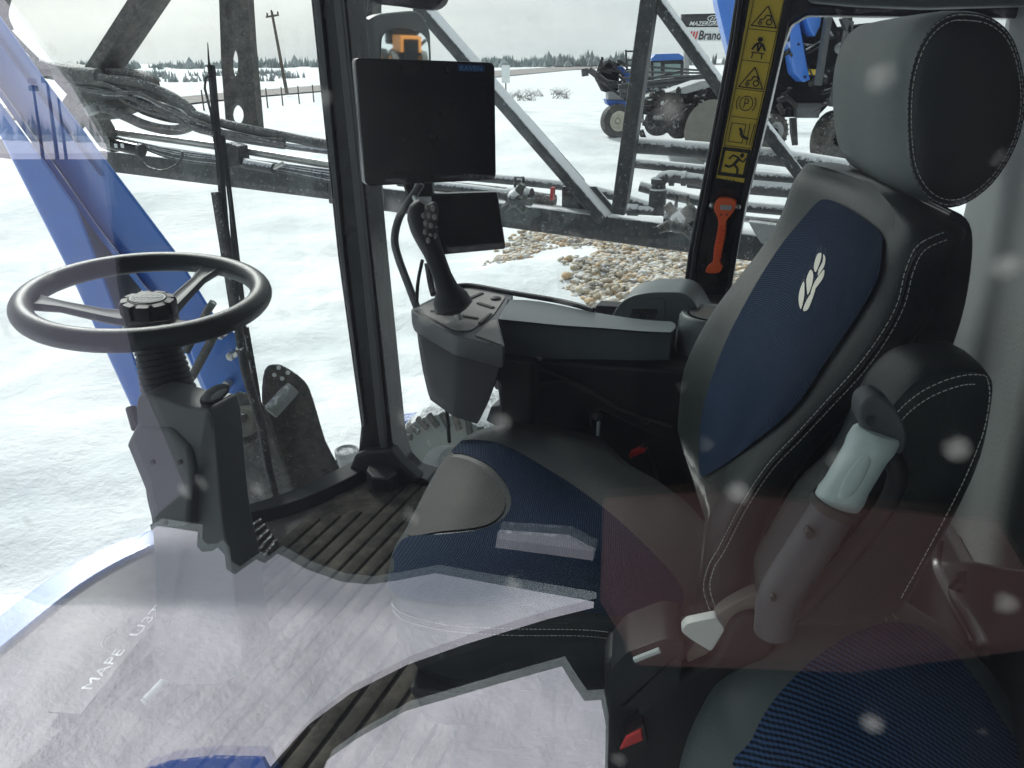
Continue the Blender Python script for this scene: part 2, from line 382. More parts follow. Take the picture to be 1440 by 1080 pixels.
r = N(nt, 'ShaderNodeMapRange'); r.inputs[1].default_value = .35; r.inputs[2].default_value = .65; lk(no.outputs['Fac'], r.inputs[0]); lk(r.outputs[0], cr.inputs['Factor'])
mx = N(nt, 'ShaderNodeMix', data_type='RGBA'); mx.inputs['Factor'].default_value = .94; lk(sky.outputs[0], mx.inputs['A']); lk(cr.outputs['Result'], mx.inputs['B'])
sdir = V((math.sin(SUN_AZ) * math.cos(SUN_EL), math.cos(SUN_AZ) * math.cos(SUN_EL), math.sin(SUN_EL)))
dp_ = N(nt, 'ShaderNodeVectorMath', operation='DOT_PRODUCT'); lk(tc.outputs['Generated'], dp_.inputs[0]); dp_.inputs[1].default_value = sdir
gr = N(nt, 'ShaderNodeMapRange'); gr.inputs[1].default_value = -1; gr.inputs[2].default_value = 1; gr.inputs[3].default_value = .38; gr.inputs[4].default_value = 1.12; lk(dp_.outputs['Value'], gr.inputs[0])
vm = N(nt, 'ShaderNodeVectorMath', operation='SCALE'); lk(mx.outputs['Result'], vm.inputs[0]); lk(gr.outputs[0], vm.inputs['Scale'])
lk(vm.outputs[0], bg.inputs[0]); bg.inputs[1].default_value = .1
sl = bpy.data.lights.new('sun', 'SUN'); sl.energy = 1.7; sl.angle = math.radians(12); sl.color = (1, .985, .96)
so = bpy.data.objects.new('sun', sl); COL.objects.link(so)
sd = V((math.sin(SUN_AZ) * math.cos(SUN_EL), math.cos(SUN_AZ) * math.cos(SUN_EL), math.sin(SUN_EL)))
so.rotation_euler = sd.to_track_quat('Z', 'Y').to_euler()
SC.view_settings.view_transform = 'Standard'; SC.view_settings.look = 'None'; SC.view_settings.exposure = 1.47; SC.view_settings.gamma = 1
SC.cycles.use_denoising = True; SC.cycles.transparent_max_bounces = 24; SC.cycles.max_bounces = 8
SC.cycles.sample_clamp_indirect = 6
# ---------------------------------------------------------------- ground, road, far trees
def gh(x, y):
    r = math.hypot(x, y); a = .34 * min(1, r / 7) * max(0, 1 - r / 45)
    p = V((x * .35, y * .35, 0)); h = a * noise.fractal(p, 1.0, 2.2, 6) + .10 * a * (1 - abs(noise.noise(V((x * 1.6, y * .7, 5))))) ** 3
    for cx, cy, s, q in ((pz(760, 395, GZ).x, pz(760, 395, GZ).y, 1.1, .16), (pz(720, 420, GZ).x, pz(720, 420, GZ).y, 1.2, .2), (pz(800, 375, GZ).x, pz(800, 375, GZ).y, 1.0, .10), (pz(860, 180, GZ).x - 3, pz(860, 180, GZ).y - 6, 5, .7), (pz(200, 285, GZ).x, pz(200, 285, GZ).y, 2.5, .5), (pz(60, 640, GZ).x - .5, pz(60, 640, GZ).y, 1.0, .12)):
        h += q * math.exp(-((x - cx) ** 2 + (y - cy) ** 2) / (2 * s * s))
    if r < 45:
        for k, off in enumerate((0, .55, 2.3, 2.9)):
            dd = (x * .55 + y * .83) - 6.5 - off + .5 * math.sin((x * .83 - y * .55) * .25); h -= .07 * math.exp(-(dd / .16) ** 2) - .03 * math.exp(-((dd - .3) / .15) ** 2)
        h += .035 * noise.noise(V((x * 2.6, y * 2.6, 1))) * max(0, 1 - r / 16)
    return GZ + h - (.12 if r > 45 else 0) * 1
bm = bmesh.new(); rr = [0.0] + [.8 * 1.022 ** i for i in range(420)]; rr = [q for q in rr if q < 6000]; NA = 300; prev = None
for q in rr:
    ring = [bm.verts.new((q * math.sin(a), q * math.cos(a), gh(q * math.sin(a), q * math.cos(a)))) for a in [k * 2 * math.pi / NA for k in range(NA)]] if q else [bm.verts.new((0, 0, gh(0, 0)))]
    if prev:
        for k in range(NA):
            j = (k + 1) % NA
            bm.faces.new((prev[0], ring[j], ring[k]) if len(prev) == 1 else (prev[k], prev[j], ring[j], ring[k]))
    prev = ring
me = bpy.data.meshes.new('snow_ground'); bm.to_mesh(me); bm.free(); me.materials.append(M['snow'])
for p in me.polygons: p.use_smooth = True
o = bpy.data.objects.new('snow_ground', me); COL.objects.link(o); tag(o, None, None, kind='structure')
def strip(name, m, top, bot, z):
    b = MB(); T = [pz(x, y, z) for x, y in top]; B = [pz(x, y, z) for x, y in bot]
    b.loft([T, B], cap=False, closed=False); o = b.build(name, m, smooth=0); tag(o, None, None, kind='structure'); return o
strip('road', 'road', [(-400, 172), (0, 152), (240, 137), (340, 128), (460, 119), (580, 109), (700, 99), (800, 93), (900, 89.5), (1100, 88)], [(-400, 196), (0, 168), (240, 148), (340, 137), (460, 127), (580, 119), (700, 108), (800, 98.5), (900, 92.5), (1100, 90)], -1.98)
b = MB()
def spruce(b, p, h, w):
    b.lathe(p, UP, [(0, w * .25), (h * .08, w), (h * .35, w * .72), (h * .5, w * .62), (h * .75, w * .3), (h, .02)], 6)
def bush(b, p, h, w):
    for k in range(10):
        a = random.uniform(0, 6.28); q = p + V((math.cos(a) * w * random.uniform(0, 1), 0, 0)); t = q + V((random.uniform(-.6, .6), 0, h * random.uniform(.5, 1)))
        b.tube([q, t], [w * .22, .05], 3)
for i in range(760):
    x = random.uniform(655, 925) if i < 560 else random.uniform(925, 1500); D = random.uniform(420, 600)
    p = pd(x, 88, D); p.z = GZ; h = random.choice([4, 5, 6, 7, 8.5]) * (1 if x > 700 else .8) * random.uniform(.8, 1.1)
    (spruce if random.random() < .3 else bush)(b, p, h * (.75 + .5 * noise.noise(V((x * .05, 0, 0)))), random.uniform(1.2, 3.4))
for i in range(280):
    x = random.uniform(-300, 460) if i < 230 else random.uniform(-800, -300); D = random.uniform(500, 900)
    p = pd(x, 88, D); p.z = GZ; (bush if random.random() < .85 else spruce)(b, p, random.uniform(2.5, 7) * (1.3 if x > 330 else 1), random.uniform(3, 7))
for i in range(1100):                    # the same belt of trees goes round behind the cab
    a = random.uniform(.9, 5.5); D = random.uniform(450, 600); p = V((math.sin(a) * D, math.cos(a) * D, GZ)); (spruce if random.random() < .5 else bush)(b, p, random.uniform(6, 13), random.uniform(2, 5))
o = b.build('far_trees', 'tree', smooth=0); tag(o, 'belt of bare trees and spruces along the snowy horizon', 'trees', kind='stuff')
b = MB()
for i in range(26):
    x = random.uniform(190, 445); p = pd(x, 95, random.uniform(140, 300)); p.z = GZ - .1
    for k in range(14): q = p + V((random.uniform(-3, 3), 0, 0)); b.tube([q, q + V((random.uniform(-.5, .5), 0, random.uniform(.6, 1.8)))], [.3, .04], 3)
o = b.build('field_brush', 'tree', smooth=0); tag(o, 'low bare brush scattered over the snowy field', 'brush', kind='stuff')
b = MB()
for i in range(5):
    c = pz([727, 740, 752, 786, 790][i], [136, 140, 134, 132, 137][i], GZ)
    for k in range(26): b.tube([c + V((random.uniform(-.9, .9), random.uniform(-.5, .5), -.1)), c + V((random.uniform(-1.1, 1.1), random.uniform(-.5, .5), random.uniform(.3, .75)))], [.022, .008], 3)
o = b.build('dry_grass', 'wood', smooth=0); tag(o, 'dry grass stalks poking out of the snow', 'grass', kind='stuff')
# power pole, posts, sign
def at(x, ybase, D): p = pd(x, 90, D); p.z = GZ; return p
p = at(399, 0, 88); r_ = thing('utility_pole', 'tall wooden power pole with one crossarm beyond the road', 'utility pole', p)
top = pd(382, 16, 88)
MB().tube([p, top], [.2, .13], 8).build('pole', 'wood', r_)
MB().beam(pd(374, 24, 88), pd(392, 21, 88), .09, .09).build('crossarm', 'wood', r_)
for x, y in ((376, 23), (382, 19), (391, 21)): MB().lathe(pd(x, y, 88), UP, [(0, .07), (.25, .09), (.35, .03)], 8).build('insulator', 'dark', r_)
posts = None
for i, x in enumerate((277, 369, 391, 415, 436)):
    D = 62 + i * 3; p = at(x, 0, D)
    o = MB().tube([V((0, 0, -.2)), V((.02, 0, 1.35))], [.07, .06], 6).build('fence_post', 'wood') if i == 0 else posts.copy()
    if i: COL.objects.link(o)
    posts = posts or o; o.location = p
    tag(o, ['fence post by the snowy road nearest the perforated beam', 'fence post directly right of the perforated beam, left of the power pole', 'fence post standing close beside the power pole base', 'second fence post to the right of the power pole', 'fence post nearest the cab front pillar'][i], 'fence post', 'fence posts along the snowy road')
p = at(711, 0, 60); r_ = thing('road_sign', 'small pale road sign beyond the road behind the large screen', 'sign', p)
MB().tube([p, p + UP * 2.6], .05, 6).build('pole', 'wood', r_); MB().box(p + UP * 2.3 + V((0, -.08, 0)), V((.3, 0, 0)), V((0, .02, 0)), V((0, 0, .6))).build('plate', 'sign', r_)
# stones
G = [[(690, 375), (735, 338), (770, 322), (815, 322), (985, 338), (1135, 352), (1135, 376), (1000, 374), (870, 374), (835, 352), (770, 345), (740, 360)],
     [(800, 398), (825, 385), (862, 366), (1000, 366), (1135, 366), (1135, 470), (960, 470), (840, 455), (815, 425)]]
b = MB(); 
def inpoly(P, x, y):
    c = False
    for i in range(len(P)):
        (x1, y1), (x2, y2) = P[i], P[i - 1]
        if (y1 > y) != (y2 > y) and x < (x2 - x1) * (y - y1) / (y2 - y1) + x1: c = not c
    return c
ico = bmesh.new(); bmesh.ops.create_icosphere(ico, subdivisions=2, radius=1); iv = [v.co.copy() for v in ico.verts]; iff = [[v.index for v in f.verts] for f in ico.faces]; ico.free()
A = pz(690, 320, GZ); cnt = 0
while cnt < 9500:
    x = random.uniform(680, 1140); y = random.uniform(318, 470)
    P_ = pz(x, y, GZ + .05)
    if random.random() > (P_.y / 16) ** 3: continue
    if not any(inpoly(g, x + random.gauss(0, 11), y + random.gauss(0, 5)) for g in G): continue
    if noise.noise(V((P_.x * .8, P_.y * .8, 3))) < -.42 + .4 * max(0, noise.noise(V((P_.x * 3, P_.y * 3, 9)))): continue
    s = random.choice([.03, .036, .042, .05, .058, .075]) * random.uniform(.8, 1.1); sx, sy, sz = s * random.uniform(.9, 1.3), s * random.uniform(.7, 1), s * random.uniform(.5, .75)
    ro = Matrix.Rotation(random.uniform(0, 6), 3, 'Z') @ Matrix.Rotation(random.uniform(-.5, .5), 3, 'X'); base = V((P_.x, P_.y, gh(P_.x, P_.y) + random.uniform(-.02, .04)))
    sd_ = random.uniform(0, 99); vs = [b.bm.verts.new(base + ro @ V((q.x * sx, q.y * sy, q.z * sz)) * (1 + .25 * noise.noise(q * 1.1 + V((sd_, 0, 0))))) for q in iv]
    for f in iff: b.bm.faces.new([vs[i] for i in f])
    cnt += 1
o = b.build('stones', 'stone'); tag(o, 'heap of rounded tan river stones half covered by snow', 'stones', kind='stuff')
# ---------------------------------------------------------------- the cab
cab = thing('vehicle_cab', 'glazed black cab seen through its dusty side door', 'cab', cb(.6, 1.07, 0))
# floor + front curve
front = [(.30, 1.50), (.5, 1.555), (.85, 1.60), (1.1, 1.62), (1.31, 1.55), (1.495, 1.36), (1.66, 1.27), (1.85, 1.215)]   # (lat, fwd)
fc = [(p.x, p.y) for p in catmull([V((a, c, 0)) for a, c in front], 5, False)]
def fl(pairs, z): return [cb(f, l, z) for l, f in pairs]
MB().prism(fl(fc + [(1.9, 1.15), (1.9, -.42), (.3, -.42)], -.06), UP * .06).build('floor', 'floor', cab)
inn = [(l, f - .05) for l, f in fc]
b = MB(); b.loft([[cb(f + .05, l, -.25), cb(f + .05, l, .012), cb(f - .045, l, .014), cb(f - .045, l, -.25)] for l, f in fc if l < 1.45]).build('front_sill', 'blue', cab, bevel=.004)
b = MB(); b.loft([[cb(f + .052, l, -.1), cb(f + .052, l, .03), cb(f - .03, l, .035), cb(f - .045, l, .0)] for l, f in fc if l > 1.28]).build('windshield_gasket', 'plastic', cab, bevel=.004)
b = MB()
for i in range(36):
    f0 = 1.215 - i * .0455
    if f0 < -.35: break
    l1 = 1.79 if f0 < 1.1 else 1.62 - (f0 - 1.1) * .8; l0 = .36 if f0 < .8 else .36 + (f0 - .8) * 1.9
    b.loft([[cb(f0 + d, l, z) for d, z in ((-.019, .004), (-.017, .011), (-.010, .0135), (.010, .0135), (.017, .011), (.019, .004))] for l in (l0, .8, 1.2, l1)])
b.prism(fl([(.34, -.4), (1.84, -.4), (1.84, 1.13), (1.66, 1.23), (.34, 1.24)], .001), UP * .003)
b.build('floor_mat', 'rubber', cab)
prism('floor_clip', 'plastic', cab, L_(pz, [(520, 672), (556, 672), (560, 684), (545, 694), (525, 692), (516, 682)], .02), UP * .05, .008)
# front pillar
P1 = [(430, -60), (474, 360), (507, 600), (503, 640), (488, 664), (455, 690), (410, 715), (540, 695), (608, 690), (600, 676), (575, 668), (560, 652), (551, 620), (523, 360), (480, -60)]
post = MB().prism(L_(pl, P1, 1.80), LV * .09).build('front_pillar', 'gloss', cab, bevel=.006)
prism('pillar_trim', 'grey', post, L_(pl, [(462, -60), (508, 380), (530, 600), (536, 640), (544, 640), (541, 600), (519, 380), (474, -60)], 1.788), LV * .02, .004)
prism('pillar_trim', 'grey', post, L_(pl, [(434, -60), (478, 360), (510, 600), (513, 600), (484, 360), (444, -60)], 1.79), LV * .02, .002)
prism('pillar_cover', 'plastic', cab, L_(pl, [(498, 640), (512, 635), (548, 632), (562, 652), (590, 676), (560, 688), (520, 684), (440, 712), (470, 684), (490, 660)], 1.77), LV * .05, .012)
# rear pillar + roof rail (one pressed frame)
P2 = [(1042, -60), (1024, 60), (990, 240), (968, 350), (956, 440), (1018, 440), (1030, 380), (1050, 280), (1080, 160), (1100, 70), (1112, 36), (1135, 22), (1440, 26), (1700, 40), (1700, -60)]
post2 = MB().prism(L_(pl, P2, 1.80), LV * .07).build('rear_pillar', 'gloss', cab, bevel=.006)
prism('pillar_trim', 'plastic', post2, L_(pl, [(1046, -60), (1030, 60), (996, 240), (975, 350), (965, 430), (972, 430), (982, 350), (1004, 240), (1038, 60), (1056, -60)], 1.785), LV * .02, .003)
prism('pillar_trim', 'plastic', post2, L_(pl, [(1110, -60), (1098, 40), (1062, 200), (1040, 290), (1018, 430), (1024, 430), (1048, 290), (1070, 200), (1107, 40), (1122, -60)], 1.785), LV * .02, .003)
# decal strip
dec = MB().prism(L_(pl, [(1060, -30), (1108, -26), (1085, 90), (1046, 257), (1007, 250), (1040, 80)], 1.797), LV * .0015).build('warning_decal', 'yellow', post2)
DL = 1.7955
def dcl(u, v):      # u 0..1 across, v pixel row in photo along the sticker
    xl = 1058 + (v) * (1007 - 1058) / 250; xr = 1103 + v * (1046 - 1103) / 256
    return pl(xl + (xr - xl) * u, v + u * 5, DL)
def line(b, pts, wd=.0009, closed=False):
    if closed: pts = pts + [pts[0]]
    for a, c in zip(pts, pts[1:]): b.beam(a, c, .0003, wd, LV.cross(c - a))
b = MB()
for v in (40, 84, 124, 163, 204): line(b, [dcl(.03, v), dcl(.97, v)], .0006)
line(b, [dcl(.04, -20), dcl(.04, 204)], .0006); line(b, [dcl(.96, -20), dcl(.96, 204)], .0006)
for v0 in (6, 92): line(b, [dcl(.12, v0 + 29), dcl(.52, v0), dcl(.92, v0 + 29)], .0011, True)
for v0 in (6, 92):      # tractor
    for u, v, q in ((.38, v0 + 24, .05), (.66, v0 + 22, .09)):
        line(b, [dcl(u + q * math.cos(a), v + q * 42 * math.sin(a)) for a in [k * .5236 for k in range(12)]], .0012, True)
    line(b, [dcl(.34, v0 + 20), dcl(.5, v0 + 18), dcl(.52, v0 + 13), dcl(.68, v0 + 13), dcl(.7, v0 + 19)], .0012)
def disc(b, u, v, q, asp=42):
    b.prism([dcl(u + q * math.cos(a), v + q * asp * math.sin(a)) for a in [k * .5236 for k in range(12)]], LV * -.0004)
disc(b, .5, 53, .085)
line(b, [dcl(.3, 68), dcl(.4, 60), dcl(.5, 58), dcl(.62, 60), dcl(.72, 68)], .002); line(b, [dcl(.45, 60), dcl(.5, 70), dcl(.58, 60)], .0018); line(b, [dcl(.3, 72), dcl(.72, 72)], .001); line(b, [dcl(.36, 72), dcl(.34, 80)], .001); line(b, [dcl(.64, 72), dcl(.66, 80)], .001)
for q in (.22,): line(b, [dcl(.48 + q * math.cos(a), 143 + q * 46 * math.sin(a)) for a in [k * .3927 for k in range(16)]], .0009, True)
for s in (-1, 1): line(b, [dcl(.48 + s * .32 * math.cos(a), 143 + .32 * 46 * math.sin(a)) for a in [-.7 + k * .28 for k in range(6)]], .0009)
line(b, [dcl(.43, 150), dcl(.43, 136), dcl(.54, 137), dcl(.54, 143), dcl(.43, 143)], .0009)
line(b, [dcl(.15, 172), dcl(.62, 172), dcl(.62, 198), dcl(.15, 198)], .0007, True)
line(b, [dcl(.5, 180), dcl(.55, 188), dcl(.8, 192)], .003); line(b, [dcl(.75, 170), dcl(.78, 200)], .0008); line(b, [dcl(.9, 170), dcl(.88, 200)], .0008); disc(b, .47, 179, .05)
for a_, c_, d_, e_ in ((.02, 206, .98, 211), (.02, 241, .98, 246)): b.prism([dcl(a_, c_), dcl(d_, c_), dcl(d_, e_), dcl(a_, e_)], LV * -.0004)
for u0 in (.02, .88): b.prism([dcl(u0, 206), dcl(u0 + .1, 206), dcl(u0 + .1, 246), dcl(u0, 246)], LV * -.0004)
disc(b, .72, 215, .075); line(b, [dcl(.66, 219), dcl(.5, 229)], .0034); line(b, [dcl(.64, 219), dcl(.42, 216), dcl(.3, 222)], .0018); line(b, [dcl(.64, 221), dcl(.8, 224), dcl(.88, 218)], .0016)
line(b, [dcl(.5, 228), dcl(.66, 234), dcl(.68, 241)], .0024); line(b, [dcl(.5, 229), dcl(.36, 233), dcl(.2, 231)], .0024)
line(b, [dcl(.38, 249), dcl(.38, 254), dcl(.5, 253), dcl(.62, 254), dcl(.62, 249)], .0007); line(b, [dcl(.5, 249), dcl(.5, 253)], .0006)
b.build('warning_symbols', 'ink', dec, smooth=0)
# glazing
def winpane(name, pts, n, t, m='glass_in'):
    return MB().prism(pts, n * t).build(name, m, cab, smooth=0)
gf = [q for q in fc]
b = MB(); R0 = [[cb(f + .01, l, -.02), cb(f + .01 - .0, l, .8), cb(f - .02, l, 1.75)] for l, f in gf]; b.loft(R0, cap=False, closed=False).build('windshield', 'glass_in', cab)
b = MB(); b.loft([[cb(1.2, 1.86, .0), cb(1.2, 1.86, 1.75)], [cb(.2, 1.86, .0), cb(.2, 1.86, 1.75)]], cap=False, closed=False).build('side_window', 'glass_in', cab)
b = MB(); b.loft([[cb(.2, 1.862, .3), cb(.2, 1.862, 1.75)], [cb(-.42, 1.862, .3), cb(-.42, 1.862, 1.75)]], cap=False, closed=False).build('rear_side_window', 'glass_in', cab)
# door pane, leaning inwards at the top, a slightly wedged laminate
TILT = math.radians(3.2); DN = (LV * math.cos(TILT) * -1 + UP * math.sin(TILT)).normalized(); D0 = cb(0, .30, .8)
def dpane(f, z, o=0):
    return cb(f, .30 + (z - .8) * math.tan(TILT) + o, z)
for nm, o_, m_, wd in (('door_glass', 0, 'glass_door', 0), ('door_glass_inner', .006, 'glass_door2', .0055)):
    b = MB(); vs = [b.bm.verts.new(dpane(f, z, o_ + wd * (.8 - z) )) for f, z in ((1.47, -.05), (1.47, 1.72), (-.4, 1.72), (-.4, -.05))]; b.bm.faces.new(vs)
    dg_ = b.build('door_glass', m_, cab if o_ == 0 else dg_, smooth=0)
    if o_: dg_.name = 'glass_layer'
# roof, rear wall
MB().prism(fl(fc + [(1.9, 1.2), (1.9, -.45), (.27, -.45), (.27, 1.5)], 1.75), UP * .12).build('roof', 'plastic', cab)
prism('headliner', 'wall', cab, L_(pl, [(1125, -60), (1135, 2), (1200, 8), (1300, 12), (1440, 8), (1600, -10), (1600, -60)], 1.72), LV * .06, .01)
prism('sun_visor', 'plastic', cab, L_(pl, sp([(480, -30), (520, 2), (560, 9), (598, 14), (615, 8), (622, -8), (625, -40), (560, -60), (490, -60)], 3), 1.6), LV * .04, .008)
rw = [cb(-.29, 1.9, .0), cb(-.29, 1.9, 1.76), cb(-.29, .28, 1.76), cb(-.29, .28, .0)]
MB().prism(rw, FV * -.04).build('rear_wall', 'wall', cab)
prism('side_skirt', 'plastic', cab, [cb(1.16, 1.84, 0), cb(1.16, 1.84, .015), cb(.55, 1.84, .03), cb(.5, 1.84, .62), cb(-.4, 1.84, .66), cb(-.4, 1.84, 0)], LV * .05)
lw = [(1318, 730), (1345, 742), (1372, 790), (1440, 803), (1560, 815), (1560, 1200), (1300, 1200), (1290, 900)]
lower = prism('lower_lining', 'wall_dark', cab, [pf(x, y, -.283) for x, y in lw], FV * .02, .008)
MB().tube([pf(x, y, -.262) for x, y in sp([(1325, 760), (1322, 800), (1340, 840), (1362, 880), (1375, 905), (1362, 920), (1348, 930)], 5, False)], .012, 10, ry=.8).build('moulded_rib', 'wall_dark', lower)
MB().tube([pf(x, y, -.262) for x, y in sp([(1358, 812), (1346, 835), (1372, 880), (1388, 915), (1380, 940), (1350, 950)], 5, False)], .012, 10, ry=.8).build('moulded_rib', 'wall_dark', lower)
# ---------------------------------------------------------------- steering column and wheel
SW = V((-.7078, 1.4472, .7832)); SN = V((.0693, -.0753, .9947)).normalized(); SU = V((SN.z, 0, -SN.x)).normalized(); SV = SN.cross(SU)
colm = thing('steering_column', 'black steering wheel on its column in front of the windshield', 'steering wheel', cb(1.15, .95, 0))
b = MB(); b.tube([SW + (SU * math.cos(a) + SV * math.sin(a)) * .2115 for a in [k * 2 * math.pi / 96 for k in range(96)]], .0212, 20, True)
wheel = b.build('wheel_rim', 'leather', colm)
b = MB()
for k in range(150):
    a = 2 * math.pi * k / 150; d = SU * math.cos(a) + SV * math.sin(a); e = SU * math.cos(a + .02) + SV * math.sin(a + .02)
    if -1.0 < a - 1.2 < 1.0: b.tube([SW + d * .1935 + SN * .006, SW + e * .1945 + SN * -.004], .0011, 5)
b.build('rim_stitching', 'ink', wheel, smooth=0)
for i, (a, wd) in enumerate(((math.radians(72), .024), (math.radians(196), .028), (math.radians(318), .028))):
    d = SU * math.cos(a) + SV * math.sin(a); e = SN.cross(d); b = MB()
    def rg(t, w_, h, th): c = SW + d * t - SN * h; return [c + e * w_, c + e * w_ * .6 + SN * th, c + e * w_ * .25 + SN * th * .5, c - e * w_ * .25 + SN * th * .5, c - e * w_ * .6 + SN * th, c - e * w_, c - e * w_ * .7 - SN * th, c + e * w_ * .7 - SN * th]
    b.loft([rg(.03, wd * 1.5, .046, .008), rg(.08, wd, .036, .008), rg(.15, wd * .8, .014, .007), rg(.2, wd * 1.4, .001, .008)]); b.build('spoke', 'grey' if i != 2 else 'plastic', wheel, bevel=.002)
HC = SW - SN * .030
b = MB(); pts = []
rings = []
for h, q in ((-.012, .047), (.0, .052), (.018, .052), (.024, .048), (.026, .036), (.025, .0345), (.0265, .033), (.027, .001)):
    rings.append([HC + SN * h + (SU * math.cos(a) + SV * math.sin(a)) * (q if q < .04 or math.cos(9 * a) > -.55 else q - .006) for a in [k * 2 * math.pi / 108 for k in range(108)]])
hub = b.loft(rings).build('hub_knob', 'plastic', colm)
b = MB(); o_ = HC + SN * .0275
el = lambda q, s=1: [o_ + SU * math.cos(a) * q * 1.15 + SV * math.sin(a) * q * s for a in [k * 2 * math.pi / 40 for k in range(40)]]
b.prism(el(.029), SN * .0006); b.build('badge', 'silverprint', hub, smooth=0)
b = MB(); b.prism(el(.0262), SN * .0011); b.build('badge_field', 'ink', hub, smooth=0)
b = MB()
for t in (-.017, -.009, 0, .009, .017):
    hh = .021 * math.sqrt(1 - (t / .0275) ** 2); o2 = o_ + SN * .0013
    b.beam(o2 + SU * (t - hh * .45) - SV * hh * .85, o2 + SU * (t + hh * .45) + SV * hh * .85, .0013, .0003, SN)
b.beam(o_ + SN * .0015 - SU * .026 - SV * .003, o_ + SN * .0015 + SU * .026 + SV * .004, .0016, .0003, SN)
b.build('badge_leaf', 'silverprint', hub, smooth=0)
# bellows
q0 = SW - SN * .046; q1 = pl(238, 552, 1.06); ax = q1 - q0; L0 = ax.length; prof = [(0, .052), (.03, .05)]
n_ = 9
for i in range(n_):
    h = .045 + (L0 - .045) * i / n_; s_ = (L0 - .045) / n_; R_ = .040 + .010 * i / n_
    prof += [(h, R_), (h + s_ * .55, R_ + .0035), (h + s_ * .9, R_ + .0035), (h + s_, R_ - .001)]
b = MB(); b.lathe(q0, ax, prof, 40); b.build('bellows', 'plastic', colm)
cl = lambda y: .97 if y < 600 else .97 - (y - 600) / 355 * .2
H1 = sp([(192, 562), (202, 556), (232, 562), (262, 572), (286, 574), (296, 580), (302, 610), (306, 660), (310, 710), (316, 755), (326, 800), (334, 870), (334, 955), (222, 955), (218, 850), (214, 745), (205, 700), (198, 640), (193, 590)], 3)
MB().prism([pl(x, y, cl(y)) for x, y in H1], LV * .075).build('column_housing', 'grey', colm, bevel=.013, seg=4)
o = MB().prism([pl(x, y, cl(y) - .02) for x, y in [(176, 626), (190, 598), (238, 603), (264, 630), (270, 660), (262, 745), (216, 745), (206, 700), (190, 660)]], LV * .05).build('knee_cover', 'grey', colm, bevel=.009)
vc = pl(302, 558, .985) + UP * .004; vx = (pl(318, 548, .985) - pl(286, 568, .985)) * .5; vy = vx.cross(ray(300, 558)).normalized() * .011
MB().ell(vc, vx * 1.25, vy * 1.3, vx.cross(vy).normalized() * .004, 28, 8).build('air_vent', 'gloss', colm)
MB().ell(vc - ray(300, 558).normalized() * .004 + vx * .25 - vy * .3, vx * .75, vy * .6, vx.cross(vy).normalized() * .002, 20, 8).build('vent_flap', 'grey', colm)
MB().tube([pl(192, 605, 1.1), pl(184, 572, 1.12)], [.010, .012], 12).build('stalk', 'plastic', colm, bevel=.004)
for x, y in ((214, 650), (252, 650), (232, 735), (205, 572), (280, 600)): MB().lathe(pl(x, y, cl(y) - .034 if y > 620 and x < 262 else cl(y) - .002), LV * -1 + UP * .2, [(-.004, .005), (.001, .005), (.002, .003)], 10).build('screw', 'ink', colm)
# pedals
ped = thing('accelerator_pedal', 'ribbed dark foot pedal beside the base of the steering column', 'pedal', pz(368, 760, 0))
b = MB(); c4 = [(342, 742), (366, 728), (392, 764), (376, 788)]; b.prism([pz(x, y, .09 - (y - 728) * .0008) for x, y in c4], UP * -.012); o = b.build('pedal_plate', 'rubber', ped, bevel=.003)
b = MB()
for t in (.08, .28, .48, .68, .88):
    a = V(c4[0]).lerp(V(c4[3]), t); c = V(c4[1]).lerp(V(c4[2]), t); b.beam(pz(a.x, a.y, .092 - (a.y - 728) * .0008), pz(c.x, c.y, .092 - (c.y - 728) * .0008), .0045, .004)
b.build('tread', 'dirty', o, bevel=.001)
b = MB(); b.tube([pz(350, 752, .07), pz(330, 735, .12)], .012, 8); b.build('pedal_arm', 'plastic', ped)
ped = thing('brake_pedal', 'dark rounded pedal pads hanging below the steering column', 'pedal', pz(310, 780, 0))
for (x, y, q) in ((292, 768, .017), (330, 796, .018), (308, 775, .02)): MB().lathe(pz(x, y, .14), V((.1, -.6, .7)), [(-.014, q * .8), (-.01, q), (.006, q), (.01, q * .85)], 20).build('pedal_pad', 'plastic', ped)
MB().tube([pz(306, 778, .14), pz(312, 745, .2)], .014, 8).build('pedal_arm', 'plastic', ped)
ped = thing('foot_switch', 'small grey cylindrical foot switch on the floor left of the column base', 'switch', pz(205, 985, 0))
MB().lathe(pz(205, 985, .02), pz(245, 945, .04) - pz(205, 985, .02), [(-.002, .006), (0, .009), (.06, .010), (.075, .008)], 20).build('plunger', 'silver', ped)
MB().lathe(pz(203, 987, .02), pz(205, 985, .02) - pz(245, 945, .04), [(0, .009), (.002, .009), (.003, .007)], 20).build('end_ring', 'white', ped)
# embossed name on the floor by the door
e0, e1 = pz(92, 985, .016), pz(212, 842, .016); xd = e1 - e0; yd = UP.cross(xd).normalized()
em = thing('floor_plate', 'dark kick plate with pale embossed lettering and a ring emblem on the floor', 'plate', pz(150, 920, 0))
MB().beam(e0 - xd * .1 - yd * .02, e1 + xd * .1 - yd * .02, .035, .002, UP).build('plate', 'floor', em)
b = MB(); b.beam(e0 + UP * .001, e1 + UP * .001, .0011, .0006, UP)
c0 = pz(163, 900, .017)
for q in (.030, .022): b.tube([c0 + (V((math.cos(a), math.sin(a), 0))) * q + UP * .0 for a in [k * .3 for k in range(3, 22)]], .0008, 5)
b.build('emblem', 'dust_w', em, smooth=0)
def etext(s, x0, y0, x1, y1, h): a, c = pz(x0, y0, .0185), pz(x1, y1, .0185); text('lettering', s, (a + c) / 2 - yd * h * .9, c - a, yd * h, 'dust_w', em)
etext('MAPE', 108, 968, 158, 912, .022); etext('U3T', 176, 893, 214, 850, .022)
